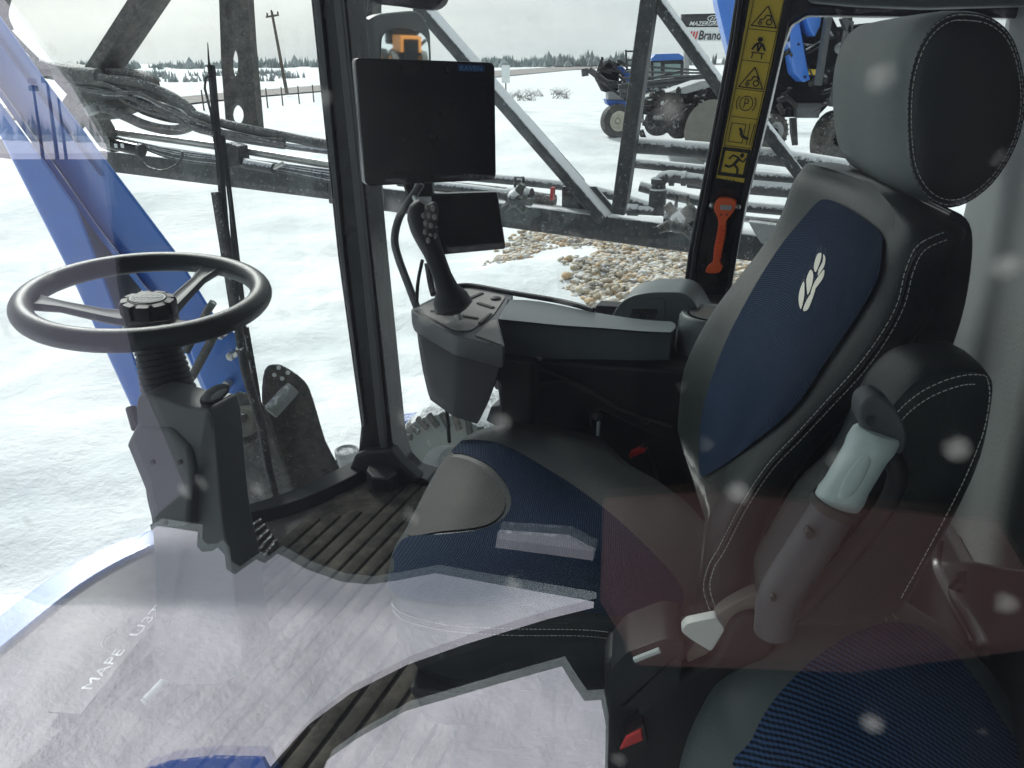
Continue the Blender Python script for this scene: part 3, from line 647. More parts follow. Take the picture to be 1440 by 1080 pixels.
# ---------------------------------------------------------------- screens and their pole
pole = thing('screen_pole', 'black bent tube rising from the armrest console to hold the screens', 'pole', pl(585, 425, 1.42))
MB().tube(pcurve(pl, [(592, 258, 1.46), (578, 280, 1.45), (562, 305, 1.44), (555, 335, 1.43), (560, 362, 1.42), (574, 400, 1.42), (586, 432, 1.42)]), .0085, 14).build('tube', 'grey', pole)
MB().tube(pcurve(pl, [(601, 370, 1.44), (606, 400, 1.43), (610, 415, 1.42)]), .007, 12).build('tube', 'plastic', pole)
MB().tube(pcurve(pl, [(570, 258, 1.48), (578, 278, 1.46), (588, 296, 1.44)]), .006, 10).build('cable', 'plastic', pole)
MB().tube(pcurve(pl, [(588, 256, 1.48), (582, 275, 1.45), (590, 292, 1.42)]), .0045, 10).build('cable', 'silver', pole)
MB().tube(pcurve(pl, [(594, 366, 1.40), (588, 395, 1.41), (586, 425, 1.41)]), .0038, 10).build('cable', 'plastic', pole)
MB().box(pl(590, 262, 1.50), V((.03, 0, 0)), V((0, .02, 0)), UP * .02).build('bracket', 'plastic', pole, bevel=.004)
mon = thing('guidance_screen', 'large black touch screen switched off beside the front pillar', 'screen', pd(600, 260, 1.5))
def mp_(x, y, o=0): return pd(x, y, 1.47 + (x - 600) * .0004 + o)
def rq(c, r, n=5):
    out = []; k = len(c)
    for i in range(k):
        p, a, q = V(c[i - 1]), V(c[i]), V(c[(i + 1) % k]); u = a + (p - a).normalized() * r; w = a + (q - a).normalized() * r
        for j in range(n + 1): t = j / n; out.append(tuple((1 - t) ** 2 * u + 2 * t * (1 - t) * a + t * t * w))
    return out
body = MB().prism([mp_(x, y) for x, y in rq([(499, 81), (696, 88), (698, 253), (514, 262)], 9)], V((-.012, .028, 0))).build('screen_body', 'gloss', mon, bevel=.003)
prism('silver_edge', 'dust_w', mon, [mp_(x, y, .012) for x, y in [(497, 90), (505, 84), (520, 255), (511, 256)]], V((-.004, .016, 0)), .002)
MB().prism([mp_(x, y, -.0012) for x, y in [(524, 104), (683, 108), (684, 238), (529, 242)]], V((0, .001, 0))).build('display', 'screen', mon, bevel=.0)
MB().prism([mp_(x, y, -.0012) for x, y in [(643, 90), (681, 92), (682, 101), (644, 100)]], V((0, .0008, 0))).build('name_label', 'bluelabel', mon, smooth=0)
a_, c_, d_ = mp_(647, 95.6, -.0022), mp_(678, 96.8, -.0022), mp_(662, 91.8, -.0022); text('name_lettering', 'RAVEN', (a_ + c_) / 2, c_ - a_, UP * .0075, 'bluetext', mon)
tab = thing('small_display', 'smaller dark rectangular display behind the joystick', 'screen', pd(660, 355, 1.62))
tb = MB().prism([pd(x, y, 1.62) for x, y in rq([(606, 273), (699, 270), (711, 350), (614, 359)], 3, 3)], V((0, .02, 0))).build('display_body', 'gloss', tab, bevel=.002)
MB().prism([pd(x, y, 1.6185) for x, y in [(613, 279), (694, 276), (704, 344), (619, 351)]], V((0, .001, 0))).build('display', 'screen', tab, smooth=0)
MB().tube([pd(640, 330, 1.66), pd(598, 340, 1.6)], .008, 10).build('arm', 'plastic', tab)
# ---------------------------------------------------------------- armrest console with joystick
arm = thing('armrest_console', 'dark grey control armrest with tan switch panel right of the driver seat', 'armrest', cb(.4, 1.4, .0))
zt = .70
armT = sp([(712, 421), (760, 424), (830, 438), (900, 449), (944, 452)], 3, False) + [(951, 456), (951, 462)] + sp([(945, 468), (900, 466), (850, 462), (790, 458), (740, 453), (700, 449)], 3, False)
b = MB(); b.loft([L_(pz, armT, zt), L_(pz, armT, zt - .012), [pz(x, y, zt - .012) - UP * (.078 if x < 930 else .066) - (LV * .0) for x, y in armT]]); b.build('armrest_pad', 'greyteal', arm, bevel=.007, seg=4)
MB().tube([pz(x, y, zt + .003) for x, y in sp([(640, 403), (665, 402), (720, 412), (790, 424), (835, 436)], 4, False)], .0065, 8).build('outer_lip', 'plastic', arm)
modT = rq([(575, 436), (638, 404), (660, 402), (724, 413), (700, 448), (711, 489), (640, 472)], 7, 4)
b = MB(); cen = sum(L_(pz, modT, zt), V()) / len(modT)
T0 = L_(pz, modT, zt); sc = lambda T, s, dz: [cen + (p - cen) * s + UP * dz for p in T]
b.loft([T0, sc(T0, 1.0, -.03), sc(T0, .97, -.046)]); b.build('module_rim', 'grey', arm, bevel=.004)
lowc = pz(650, 560, .56)
def lerpring(t, k): c = cen.lerp(lowc, t); c.z = zt; return [c + (p - cen) * k for p in T0]
b = MB(); b.loft([[p - UP * dz for p in lerpring(t, k)] for t, k, dz in ((.0, .93, .04), (.25, .84, .07), (.6, .70, .105), (.9, .56, .132), (1, .50, .141), (1, .40, .145))]); b.build('module_shell', 'plastic', arm, bevel=.003)
MB().prism(L_(pz, rq([(584, 436), (640, 409), (658, 407), (712, 417), (694, 444), (662, 466), (640, 466)], 5, 4), zt + .0005), UP * .0022).build('switch_panel', 'panel', arm, bevel=.001)
MB().prism(L_(pz, [(698, 450), (707, 486), (668, 472), (690, 452)], zt + .0005), UP * .002).build('side_panel', 'panel', arm, bevel=.001)
bars = [((606, 437), (672, 448), .0035), ((672, 426), (694, 433), .005), ((660, 420), (678, 412), .005), ((674, 455), (690, 441), .0035)]
for i, (a, c, wd) in enumerate(bars): MB().beam(pz(*a, zt + .004), pz(*c, zt + .004), wd, .002).build('lever_slot' if i in (0, 3) else 'rocker_switch', 'ink' if i in (0, 3) else 'plastic', arm, bevel=.001)
MB().lathe(pz(697, 421, zt + .002), UP, [(0, .012), (.004, .012), (.006, .009)], 20).build('dial', 'plastic', arm)
jb = MB(); J = 1.36
js = thing('joystick', 'black multi-button joystick lever leaning on the armrest console', 'joystick', pl(640, 443, J))
MB().tube([pl(646, 450, J), pl(640, 432, J)], .008, 12).build('shaft', 'chrome', js)
PJ = pcurve(pl, [(641, 441, J), (638, 432, J), (633, 418, J), (628, 404, J), (622, 388, J), (616, 372, J), (609, 354, J), (602, 338, J), (596, 322, J), (592, 306, J), (592, 294, J), (596, 284, J)], 3)
rad = [.014, .041, .036, .023, .0195, .0195, .0205, .0235, .0265, .0275, .024, .010]
rr_ = []
for i in range(len(PJ)):
    t = i / 3; k = min(int(t), 10); rr_.append(rad[k] + (rad[k + 1] - rad[k]) * (t - k))
grip = MB().tube(PJ, rr_, 20).build('grip', 'plastic', js)
kp = MB().ell(pl(603, 310, J - .012), (pl(610, 288, J) - pl(597, 335, J)) * .55, (pl(612, 312, J) - pl(590, 306, J)) * .5, LV * -.014 + FV * -.008, 24, 10).build('keypad', 'ink', js)
bt = [(601, 291), (609, 293), (596, 303), (604, 303), (611, 305), (599, 314), (606, 317), (612, 319), (598, 326), (605, 330), (611, 332), (602, 338)]
bv = bvh_of(kp, grip)
for x, y in bt:
    h = hit(bv, x, y)
    if h: MB().ell(h[0] + h[1] * .0005, V((.0045, 0, 0)), h[1].cross(V((1, 0, 0))).normalized() * .0065, h[1] * .003, 10, 6).build('button', 'panel', js)
MB().tube([pl(628, 575, 1.42), pl(630, 596, 1.42), pl(632, 622, 1.42)], .0045, 8).build('cable', 'ink', arm)
prism('arm_support', 'plastic', arm, L_(pl, [(692, 505), (748, 512), (748, 610), (726, 645), (704, 610), (700, 560)], 1.37), LV * .05, .01)
for x, y in ((600, 452), (650, 468), (690, 484)): MB().lathe(pz(x, y, zt + .0005), UP, [(0, .0035), (.0012, .003)], 10).build('screw', 'ink', arm)
# side console behind the arm
con = thing('side_console', 'dark side console with keypad pod and cup holder below the side window', 'console', cb(.2, 1.6, 0))
b = MB(); b.prism(L_(pl, [(722, 520), (760, 508), (950, 520), (1010, 520), (1010, 900), (750, 700), (738, 640)], 1.44), LV * .3).build('console_body', 'plastic', con, bevel=.01)
prism('cable_panel', 'wall_dark', con, L_(pl, [(785, 512), (938, 520), (938, 560), (900, 585), (855, 570), (776, 532)], 1.447), LV * .02, .004)
prism('lower_panel', 'wall_dark', con, L_(pl, [(825, 570), (850, 568), (960, 615), (965, 700), (900, 690), (806, 610)], 1.44), LV * .02, .004)
b = MB(); b.tube([pl(x, y, 1.438) for x, y in sp([(831, 600), (832, 582), (845, 576), (880, 592), (930, 614)], 4, False)], .0012, 6); b.tube([pl(x, y, 1.436) for x, y in sp([(865, 571), (900, 583), (912, 592), (908, 596), (900, 590)], 4, False)], .0012, 6); b.build('seam_line', 'grey', con)
b = MB(); b.tube([pl(x, y, 1.43) for x, y in sp([(738, 545), (760, 542), (790, 535), (820, 548), (860, 566)], 5, False)], .004, 8); b.tube([pl(x, y, 1.43) for x, y in sp([(745, 515), (790, 530), (830, 550), (870, 575), (945, 600)], 5, False)], .005, 8); b.build('cable', 'ink', con)
MB().lathe(pl(840, 584, 1.43), LV * -1 + UP * .3, [(0, .012), (.012, .012), (.016, .008)], 16).build('knob', 'plastic', con)
MB().tube([pl(842, 592, 1.42), pl(841, 612, 1.42)], .004, 8).build('latch_pin', 'silver', con)
prism('bracket', 'grey', con, L_(pl, [(690, 572), (732, 566), (738, 560), (728, 612), (705, 604), (683, 592)], 1.44), LV * .05, .008)
MB().tube([pl(697, 541, 1.42), pl(735, 540, 1.42)], .011, 14).build('grip_end', 'grey', con, bevel=.004)
pod = MB().prism(L_(pl, sp([(862, 452), (868, 432), (885, 418), (910, 412), (940, 411), (960, 413), (975, 424), (990, 450), (1010, 480), (1010, 560), (945, 575), (940, 545), (948, 520), (948, 465), (900, 458)], 4), 1.60), LV * .12).build('pod_housing', 'greyteal', con, bevel=.015, seg=4)
prism('keypad_plate', 'greyteal', con, L_(pl, rq([(868, 447), (884, 424), (935, 419), (935, 449), (905, 452)], 8, 4), 1.597), LV * .004, .001)
b = MB()
for r_i in range(2):
    for c_i in range(3):
        x0 = 887 + c_i * 12 - (1 - r_i) * -2; y0 = 435 + r_i * 7
        b.prism(L_(pl, [(x0, y0), (x0 + 10, y0), (x0 + 11 - r_i, y0 + 6), (x0 - 1, y0 + 6)], 1.594), LV * .004)
b.build('keypad', 'ink', con, smooth=0)
cc = pz(1004, 441, .71)
MB().lathe(cc, UP, [(-.10, .04), (-.09, .047), (-.005, .052), (0, .055), (.002, .064), (-.004, .07), (-.03, .074), (-.16, .075)][0:8], 40).build('cup_holder', 'greyteal', con)
MB().lathe(cc + UP * .0012, UP, [(0, .05), (.0008, .05)], 40).build('cup_well', 'ink', con)
MB().lathe(pl(929, 415, 1.63) + UP * .004, UP, [(0, .008), (.003, .007)], 12).build('screw', 'silver', con)
MB().prism(L_(pl, [(960, 425), (1080, 432), (1080, 520), (985, 520)], 1.72), LV * .1).build('rear_ledge', 'plastic', con, bevel=.012)
# ---------------------------------------------------------------- emergency hammer
hm = thing('emergency_hammer', 'orange emergency hammer clipped to the rear pillar under the yellow decal', 'hammer', pl(1010, 385, 1.79))
MB().prism(L_(pl, rq([(1000, 284), (1036, 280), (1041, 300), (1020, 384), (992, 386), (996, 340)], 5, 4), 1.795), LV * .008).build('holder', 'plastic', hm, bevel=.003)
hp = L_(pl, sp([(1010, 279), (1033, 281), (1034, 293), (1027, 304), (1021, 312), (1020, 330), (1016, 350), (1012, 368), (1016, 376), (1010, 384), (993, 384), (994, 376), (1002, 368), (1004, 350), (1008, 330), (1010, 312), (1007, 302), (1004, 294)], 3), 1.772)
MB().prism(hp, LV * .02).build('hammer_body', 'orange', hm, bevel=.004)
b = MB(); [b.tube([pl(1006 - i * .0 + 4 - i * .6, 318 + i * 6, 1.770), pl(1020 - i * .8, 320 + i * 6, 1.770)], .0025, 6) for i in range(8)]; b.build('grip_ridges', 'orange', hm)
for x, y in ((1002, 289), (1037, 291)): MB().ell(pl(x, y, 1.78), V((.008, 0, 0)), V((0, .008, 0)), UP * .007, 12, 8).build('steel_point', 'chrome', hm)
prism('window_tag', 'silverprint', hm, L_(pl, [(1013, 288), (1029, 289), (1028, 296), (1013, 295)], 1.770), LV * .002, .0)
b = MB(); [b.lathe(pl(x, y, 1.771), LV * -1, [(0, .0022), (.001, .0022)], 8) for x, y in ((1014, 302), (1022, 302))]; b.build('rivet', 'ink', hm)
# ---------------------------------------------------------------- driver seat
seat = thing('driver_seat', 'black leather driver seat with blue mesh inserts and a pale leaf mark on its backrest', 'seat', st(-.1, 0, 0))
def toseat(p): q = p - SO; return q.dot(SF), q.dot(SR), q.z
nearp = [(1000, 862), (992, 828), (1012, 770), (1042, 710), (1078, 655), (1118, 610), (1160, 565), (1205, 515), (1240, 468), (1262, 425), (1276, 375), (1298, 340), (1330, 326)]
NS = -.29
sec = [toseat(ps(x, y, NS)) for x, y in nearp]
sec = [sec[i] for i in range(len(sec)) if i != 1]
HW = .29
def prof(f, z, w, d=1.0, b_=.14):
    k = w / HW
    pr = [(-b_, .20), (-b_ * .55, .275), (-.03, .292), (.004, .286), (.016, .262), (.010, .22), (-.012, .16), (-.024, .08), (-.027, 0), (-.024, -.08), (-.012, -.16), (.010, -.22), (.012, -.262), (.008, -.282), (.001, -.290), (-.006, -.2905), (-.015, -.2895), (-b_ * .6, -.288), (-b_, -.25)]
    return [st(f + a * d, s * k, z) for a, s in pr]
sec.sort(key=lambda q: q[2]); zs = [q[2] for q in sec]
def fz(z):
    for a, c in zip(sec, sec[1:]):
        if a[2] <= z <= c[2] and c[2] > a[2]: return a[0] + (c[0] - a[0]) * (z - a[2]) / (c[2] - a[2])
    return sec[0][0] if z < zs[0] else sec[-1][0]
rings = []; z0, z1 = zs[0] - .03, zs[-1] - .012
print('backrest z', z0, z1, [tuple(round(v, 3) for v in q) for q in sec])
FB = [toseat(p) for p in L_(lambda x, y: ps(x, y, .27), [(950, 560), (985, 480), (1060, 380), (1110, 310), (1160, 262)])]
print('far', [tuple(round(v, 3) for v in q) for q in FB])
nz = 26
for i in range(nz + 1):
    t = i / nz; z = z0 + (z1 - z0) * t
    fa = sum(fz(z + d) for d in (-.02, -.01, 0, .01, .02)) / 5
    wd = HW * (1 if t < .72 else 1 - .04 * ((t - .72) / .28) ** 2) * (1 if t > .12 else .96 + .04 * t / .12)
    rings.append(prof(fa, z, wd, 1, .065))
for q, dz, df in ((.965, .008, 0), (.88, .015, 0), (.5, .019, 0)):
    c = sum(rings[nz], V()) / len(rings[nz]); rings.append([c + (p - c) * q + UP * dz + SF * 0 for p in rings[nz]])
back = MB().loft(rings).build('backrest', 'leather', seat, smooth=70, sub=1)
BV = bvh_of(back)
drape('mesh_insert', 'cloth', back, BV, sp([(1166, 281), (1200, 297), (1240, 328), (1243, 352), (1236, 395), (1205, 450), (1165, 508), (1118, 575), (1056, 628), (1024, 652), (1002, 664), (992, 670), (986, 668), (985, 655), (985, 640), (990, 577), (1017, 493), (1056, 415), (1095, 352), (1130, 308), (1150, 286)], 4), 7, .0045)
def hitl(poly): return [poly]
stitches('stitching', back, BV, [[(1000, 862), (990, 828), (996, 798), (1012, 768), (1042, 710), (1078, 655), (1118, 612), (1160, 566), (1205, 516), (1240, 468), (1262, 425), (1274, 378), (1292, 344), (1330, 326)],
    [(1008, 860), (999, 828), (1004, 800), (1020, 772), (1050, 714), (1086, 660), (1127, 617), (1170, 571), (1215, 522), (1250, 472), (1272, 428), (1284, 382), (1300, 352), (1332, 337)]])
b = MB(); ribbon(b, BV, [(1004, 861), (994, 828), (1000, 799), (1016, 770), (1046, 712), (1082, 658), (1122, 614), (1165, 568), (1210, 519), (1245, 470), (1267, 426), (1279, 380), (1296, 348), (1331, 332)], .0016); b.build('seam', 'gloss', back)
# leaf mark
MI = [c for c in seat.children_recursive if c.name.startswith('mesh_insert')][0]; LB = bvh_of(MI)
lobes = [[(1149, 358), (1157, 355), (1156, 366), (1147, 384), (1143, 376)], [(1159, 356), (1163, 362), (1161, 374), (1152, 386), (1149, 389), (1150, 380), (1158, 367)],
         [(1141, 378), (1146, 386), (1143, 402), (1136, 416), (1134, 410), (1133, 392)], [(1162, 378), (1162, 388), (1153, 400), (1138, 414), (1139, 408), (1146, 395)],
         [(1132, 394), (1133, 412), (1131, 424), (1126, 437), (1122, 424), (1124, 408)], [(1150, 405), (1147, 415), (1138, 434), (1131, 439), (1127, 437), (1131, 427), (1140, 414)]]
for i, lb in enumerate(lobes): lm = (sum(p[0] for p in lb) / len(lb), sum(p[1] for p in lb) / len(lb)); drape('leaf_mark', 'logo', back, LB, sp([(lm[0] + (x - lm[0]) * .74, lm[1] + (y - lm[1]) * .92) for x, y in lb], 3), 5, .0012)
# shell behind the backrest
MB().prism([ps(x, y, -.235) for x, y in sp([(1335, 300), (1360, 308), (1369, 340), (1362, 410), (1345, 475), (1310, 560), (1285, 580), (1290, 480), (1315, 400), (1328, 350)], 3)], SR * .40).build('back_shell', 'gloss', seat, bevel=.012)
# headrest
hs = -.17
HO = sp([(1340, 19), (1385, 22), (1418, 45), (1436, 90), (1441, 150), (1428, 205), (1395, 258), (1350, 289), (1312, 284), (1286, 250), (1277, 200), (1277, 130), (1287, 80), (1308, 40)], 4)
HP = [ps(x, y, hs) for x, y in HO]; hc = sum(HP, V()) / len(HP)
rings = []
for s, k in ((-.012, .2), (-.011, .55), (-.007, .82), (-.002, .94), (.001, .965), (.0015, .985), (-.001, 1.0), (.006, 1.02), (.03, 1.035), (.12, 1.04), (.22, 1.035), (.30, 1.02), (.325, .97), (.335, .88), (.34, .6)):
    rings.append([hc + (p - hc) * k + SR * s + SF * (.006 if .02 < s < .31 else 0) for p in HP])
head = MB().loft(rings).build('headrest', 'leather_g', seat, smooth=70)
head.data.materials.append(M['leather_shade'])
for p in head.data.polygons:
    if (p.center - hc).dot(SR) < .0012: p.material_index = 1  # side faces take the leather with shade in its colour
HB = bvh_of(head)
def sc2(P, k, c=(1358, 155)): return [(c[0] + (x - c[0]) * k, c[1] + (y - c[1]) * k) for x, y in P]
ho = sc2(HO, .985); ho2 = sc2(HO, .925)
stitches('stitching', head, HB, [ho[::4] + ho[:5:4], ho2[::4] + ho2[:5:4]])
for s in (-.06, .06):
    MB().tube([st(toseat(hc)[0] - .01, s, z1 - .03), hc + SR * (s - toseat(hc)[1]) + UP * -.03], .007, 10).build('headrest_post', 'chrome', seat)
# cushion
CU = [(545, 822), (552, 782), (570, 752), (596, 700), (622, 655), (655, 620), (700, 604), (750, 602), (810, 612), (850, 628), (885, 660), (935, 690), (990, 740), (1010, 800), (1000, 880), (950, 905), (900, 896), (830, 888), (740, 886), (650, 884), (590, 872), (556, 850)]
CUs = sp(CU, 3); zc = .50
CP = L_(pz, CUs, zc); cc_ = sum(CP, V()) / len(CP)
b = MB(); rings = [[cc_ + (p - cc_) * .90 - UP * .13 for p in CP], [cc_ + (p - cc_) * .97 - UP * .09 for p in CP], [cc_ + (p - cc_) * .985 - UP * .03 for p in CP], [cc_ + (p - cc_) * .985 - UP * .006 for p in CP], [p for p in CP], [cc_ + (p - cc_) * .99 + UP * .012 for p in CP]]
for k in range(1, 10):
    t = k / 10; rings.append([cc_ + (p - cc_) * (.985 * (1 - t ** 1.0)) + UP * (.012 + .030 * math.sin(min(1, t * 1.8) * math.pi / 2) - .012 * max(0, t - .45)) for p in CP])
cush = b.loft(rings).build('seat_cushion', 'leather', seat, smooth=70)
CB = bvh_of(cush)
drape('mesh_insert', 'cloth', cush, CB, sp([(547, 815), (551, 784), (572, 756), (620, 752), (680, 744), (714, 722), (716, 690), (690, 656), (648, 638), (618, 642), (650, 620), (705, 625), (770, 660), (830, 700), (900, 760), (960, 830), (940, 868), (870, 868), (800, 858), (700, 852), (610, 846), (560, 838)], 4), 8, .002, 1.0)
drape('leather_insert', 'leather_m', cush, CB, sp([(608, 652), (636, 643), (668, 652), (694, 674), (709, 700), (706, 722), (680, 740), (620, 748), (572, 752), (585, 712)], 4), 7, .0022)
stitches('stitching', cush, CB, [[(549, 846), (562, 860), (590, 870), (640, 880), (720, 884), (830, 886), (890, 895), (940, 905)], [(550, 854), (566, 871), (595, 880), (640, 888), (720, 893), (820, 894), (880, 902), (930, 914)]])
sb = MB(); cb0 = st(.18, 0, 0)
rg = lambda z, a, c: [st(.06 + a * x, c * y, z) for x, y in ((1, -1), (1, 1), (-1, 1), (-1, -1))]
n_r = [rg(.015, .26, .22), rg(.05, .26, .22)] + [rg(.06 + i * .028, .22 if i % 2 else .24, .19 if i % 2 else .205) for i in range(8)] + [rg(.30, .26, .24), rg(.372, .28, .25)]
sb.loft(n_r).build('suspension_base', 'plastic', seat, bevel=.006)
# left side hardware
MB().prism([ps(x, y, -.335) for x, y in rq([(858, 944), (880, 918), (936, 898), (962, 905), (955, 960), (948, 985), (880, 998), (868, 992)], 8, 4)], SR * .07).build('belt_reel', 'plastic', seat, bevel=.008)
MB().tube([ps(892, 928, -.345), ps(928, 914, -.345)], .0035, 8).build('reel_clip', 'silver', seat)
MB().prism([ps(x, y, -.34) for x, y in rq([(868, 1062), (878, 1036), (905, 1018), (912, 1052), (875, 1076)], 4, 3)], SR * .03).build('belt_buckle', 'gloss', seat, bevel=.004)
MB().prism([ps(x, y, -.3435) for x, y in [(871, 1056), (880, 1038), (902, 1026), (905, 1042)]], SR * .006).build('release_button', 'red', seat, bevel=.002)
lev = MB().prism([ps(x, y, -.37) for x, y in rq([(957, 888), (965, 878), (1008, 869), (1020, 885), (1000, 917), (972, 900)], 5, 4)], SR * .014).build('adjust_lever', 'white', seat, bevel=.005)
prism('recliner_plate', 'grey_beam', seat, [ps(x, y, -.31) for x, y in sp([(1000, 880), (1012, 862), (1045, 842), (1072, 835), (1070, 870), (1030, 885), (1000, 925), (975, 935), (965, 920)], 3)], SR * .02, .004)
prism('side_cover', 'plastic', seat, [ps(x, y, -.325) for x, y in sp([(1030, 880), (1060, 868), (1092, 872), (1100, 900), (1060, 960), (1010, 1030), (960, 1080), (930, 1140), (880, 1140), (900, 1000), (960, 950), (1005, 925)], 3)], SR * .05, .01)
MB().prism([ps(x, y, -.30) for x, y in [(850, 930), (1000, 900), (1060, 930), (960, 1200), (850, 1200)]], SR * .06).build('base_cover', 'plastic', seat, bevel=.01)
# far belt buckle
fb = thing('belt_stalk', 'seat belt buckle with red button between driver seat and side console', 'belt buckle', pl(905, 660, 1.36))
MB().prism(L_(pl, [(884, 640), (906, 628), (920, 668), (925, 690), (900, 680)], 1.36), LV * .03).build('buckle', 'plastic', fb, bevel=.004)
MB().prism(L_(pl, [(884, 639), (905, 630), (908, 635), (886, 645)], 1.357), LV * .02).build('release_button', 'red', fb, bevel=.001)
# left armrest folded up
ar = bpy.data.objects.new('folded_armrest', None); COL.objects.link(ar); ar.parent = seat; ar.location = ps(1180, 870, -.42) - worldloc(seat)
ar['label'] = 'black stitched armrest pad folded up, with a pale grey grip'
AO = sp([(1244, 590), (1262, 560), (1292, 532), (1330, 522), (1372, 520), (1394, 534), (1396, 560), (1380, 640), (1345, 720), (1300, 800), (1268, 856), (1210, 880), (1120, 880), (1085, 884), (1074, 850), (1090, 820), (1140, 740), (1200, 680)], 4)
as_ = -.40
AP = [ps(x, y, as_) for x, y in AO]; ac = sum(AP, V()) / len(AP)
rings = [[ac + (p - ac) * k + SR * s for p in AP] for s, k in ((-.003, .3), (-.004, .7), (-.002, .93), (0, .965), (-.001, .985), (.004, 1.005), (.02, 1.02), (.05, 1.02), (.075, 1.0), (.085, .95), (.088, .7))]
pad = MB().loft(rings).build('armrest_pad', 'leather', ar, smooth=70)
AB = bvh_of(pad)
stitches('stitching', ar, AB, [[(1256, 586), (1275, 566), (1305, 545), (1345, 530), (1380, 527), (1391, 545), (1384, 600), (1362, 660), (1330, 725), (1295, 790), (1266, 842)], [(1264, 595), (1282, 576), (1312, 556), (1350, 542), (1374, 540)]])
MB().prism([ps(x, y, -.445) for x, y in sp([(1214, 566), (1236, 558), (1260, 576), (1276, 612), (1266, 640), (1244, 624), (1216, 606), (1208, 588)], 4)], SR * .028).build('end_cap', 'grey', ar, bevel=.009, seg=4)
MB().lathe(ps(1224, 592, -.447), -SR, [(0, .004), (.0008, .004)], 12).build('screw', 'ink', ar)
h0, h1 = ps(1232, 612, -.44), ps(1176, 708, -.44); d_ = (h1 - h0).normalized(); s_ = SR.cross(d_).normalized()
hr = lambda t, w_, dd: [h0 + d_ * t + s_ * (w_ * math.cos(a)) + SR * (dd * math.sin(a)) for a in [k * math.pi / 12 for k in range(24)]]
LL = (h1 - h0).length
grip_ = MB().loft([hr(-.004, .018, .012), hr(0, .0205, .015), hr(.01, .021, .016), hr(.018, .0195, .0145), hr(LL - .02, .0195, .0145), hr(LL - .01, .021, .016), hr(LL, .0205, .015), hr(LL + .004, .017, .012)]).build('grip', 'silver', ar, bevel=.001)
MB().ell(h0 + d_ * LL * .52 - SR * .0137 + s_ * .004, d_ * LL * .40, s_ * .0075, SR * .0022, 24, 8).build('grip_dimple', 'silver', ar)
MB().tube([h1 - d_ * .002, h1 + d_ * .006], .022, 20).build('grip_collar', 'ink', ar)
tp = [ps(x, y, -.43) for x, y in [(1172, 716), (1150, 752), (1122, 796), (1100, 832), (1090, 868), (1088, 890)]]
MB().tube(catmull(tp, 4, False), [.0195] * 4 + [.0200] * 4 + [.0205] * 4 + [.0205] * 4 + [.019] * 4 + [.015], 20).build('arm_stem', 'grey', ar)
for x, y, o_, q in ((1139, 752, -.4492, .004), (1088, 842, -.4497, .003)): MB().lathe(ps(x, y, o_), -SR, [(-.01, q), (.001, q)], 12).build('screw_hole', 'ink', ar)
b = MB(); b.tube([ps(x, y, -.415) for x, y in sp([(1254, 640), (1262, 670), (1245, 712), (1195, 780), (1150, 832), (1110, 870)], 4, False)], .009, 10); b.build('pad_frame', 'plastic', ar)
# passenger (buddy) seat, near the camera
bd = thing('passenger_seat', 'folded passenger seat with coarse blue mesh top and grey leather edge, nearest the camera', 'seat', pd(1220, 1000, .6) - UP * .5)
BO = sp([(968, 1120), (975, 1060), (998, 1000), (1035, 940), (1085, 888), (1140, 850), (1190, 833), (1235, 838), (1275, 862), (1330, 900), (1385, 958), (1430, 1040), (1470, 1130), (1480, 1240), (1300, 1330), (1050, 1300), (975, 1200)], 4)
BD = (ray(1200, 1000).normalized() * -1); BN = (BD + UP * .55).normalized()
bc = pd(1220, 1060, .62)
def onpl(x, y): d = ray(x, y); return CAM + d * ((bc - CAM).dot(BN) / d.dot(BN))
BP = [onpl(x, y) for x, y in BO]; b0 = sum(BP, V()) / len(BP); rings = []
for k, h in ((.93, -.10), (.97, -.05), (.985, -.03), (.975, -.026), (.99, -.02), (.985, -.005), (.96, .008), (.9, .020), (.8, .032), (.65, .042), (.45, .049), (.2, .052)):
    rings.append([b0 + (p - b0) * k * 1.10 + BN * h for p in BP])
bud = MB().loft(rings).build('seat_pad', 'leather_g', bd, smooth=70)
BB = bvh_of(bud)
drape('mesh_top', 'cloth2', bud, BB, sp([(1046, 1085), (1058, 1040), (1085, 990), (1130, 940), (1180, 902), (1225, 882), (1265, 876), (1310, 890), (1355, 935), (1400, 1000), (1436, 1085), (1300, 1100)], 4), 9, .003, uvf=lambda p: ((p - b0).x * 3, ((p - b0).z * 1.0 + (p - b0).x * .12 + 1.6 * (p - b0).x ** 2) * 4.2))
stitches('stitching', bud, BB, [[(1084, 888), (1120, 862), (1160, 843), (1195, 838), (1225, 850), (1248, 874)], [(1200, 834), (1235, 845), (1262, 872)]])
MB().prism([b0 + (p - b0) * .8 - BN * .09 for p in BP], -UP * .5).build('seat_base', 'plastic', bd, bevel=.01)
# ---------------------------------------------------------------- this machine outside the cab: folded boom, arms, wiper
def bars(name, m, parent, fn, lines, **k):
    b = MB()
    for x0, y0, x1, y1, wd, la in lines: b.beam(fn(x0, y0, la), fn(x1, y1, la), wd, wd, UP)
    return b.build(name, m, parent, bevel=k.get('bevel', .004))
bm_ = thing('folded_boom', 'long folded black sprayer boom dusted with snow beyond the side window', 'boom', pl(700, 300, 3.0))
def chord(name, m, pts, r, lat, wob=0, seg=14):
    P = pcurve(pl, [(x, y, lat) for x, y in pts]); return MB().tube(P, r, seg).build(name, m, bm_)
def bar(name, m, a, c, w_, lat, dz=0, h=None):
    A_, B_ = pl(*a, lat), pl(*c, lat); b = MB(); b.beam(A_, B_, (h or w_), w_, LV); return b.build(name, m, bm_, bevel=.006)
K = 3.0 / 1082 * 1.0
bar('lower_chord', 'steel_s', (-150, 188), (470, 262), .052, 3.05)
bar('lower_chord', 'steel_s', (470, 268), (1190, 362), .050, 3.0)
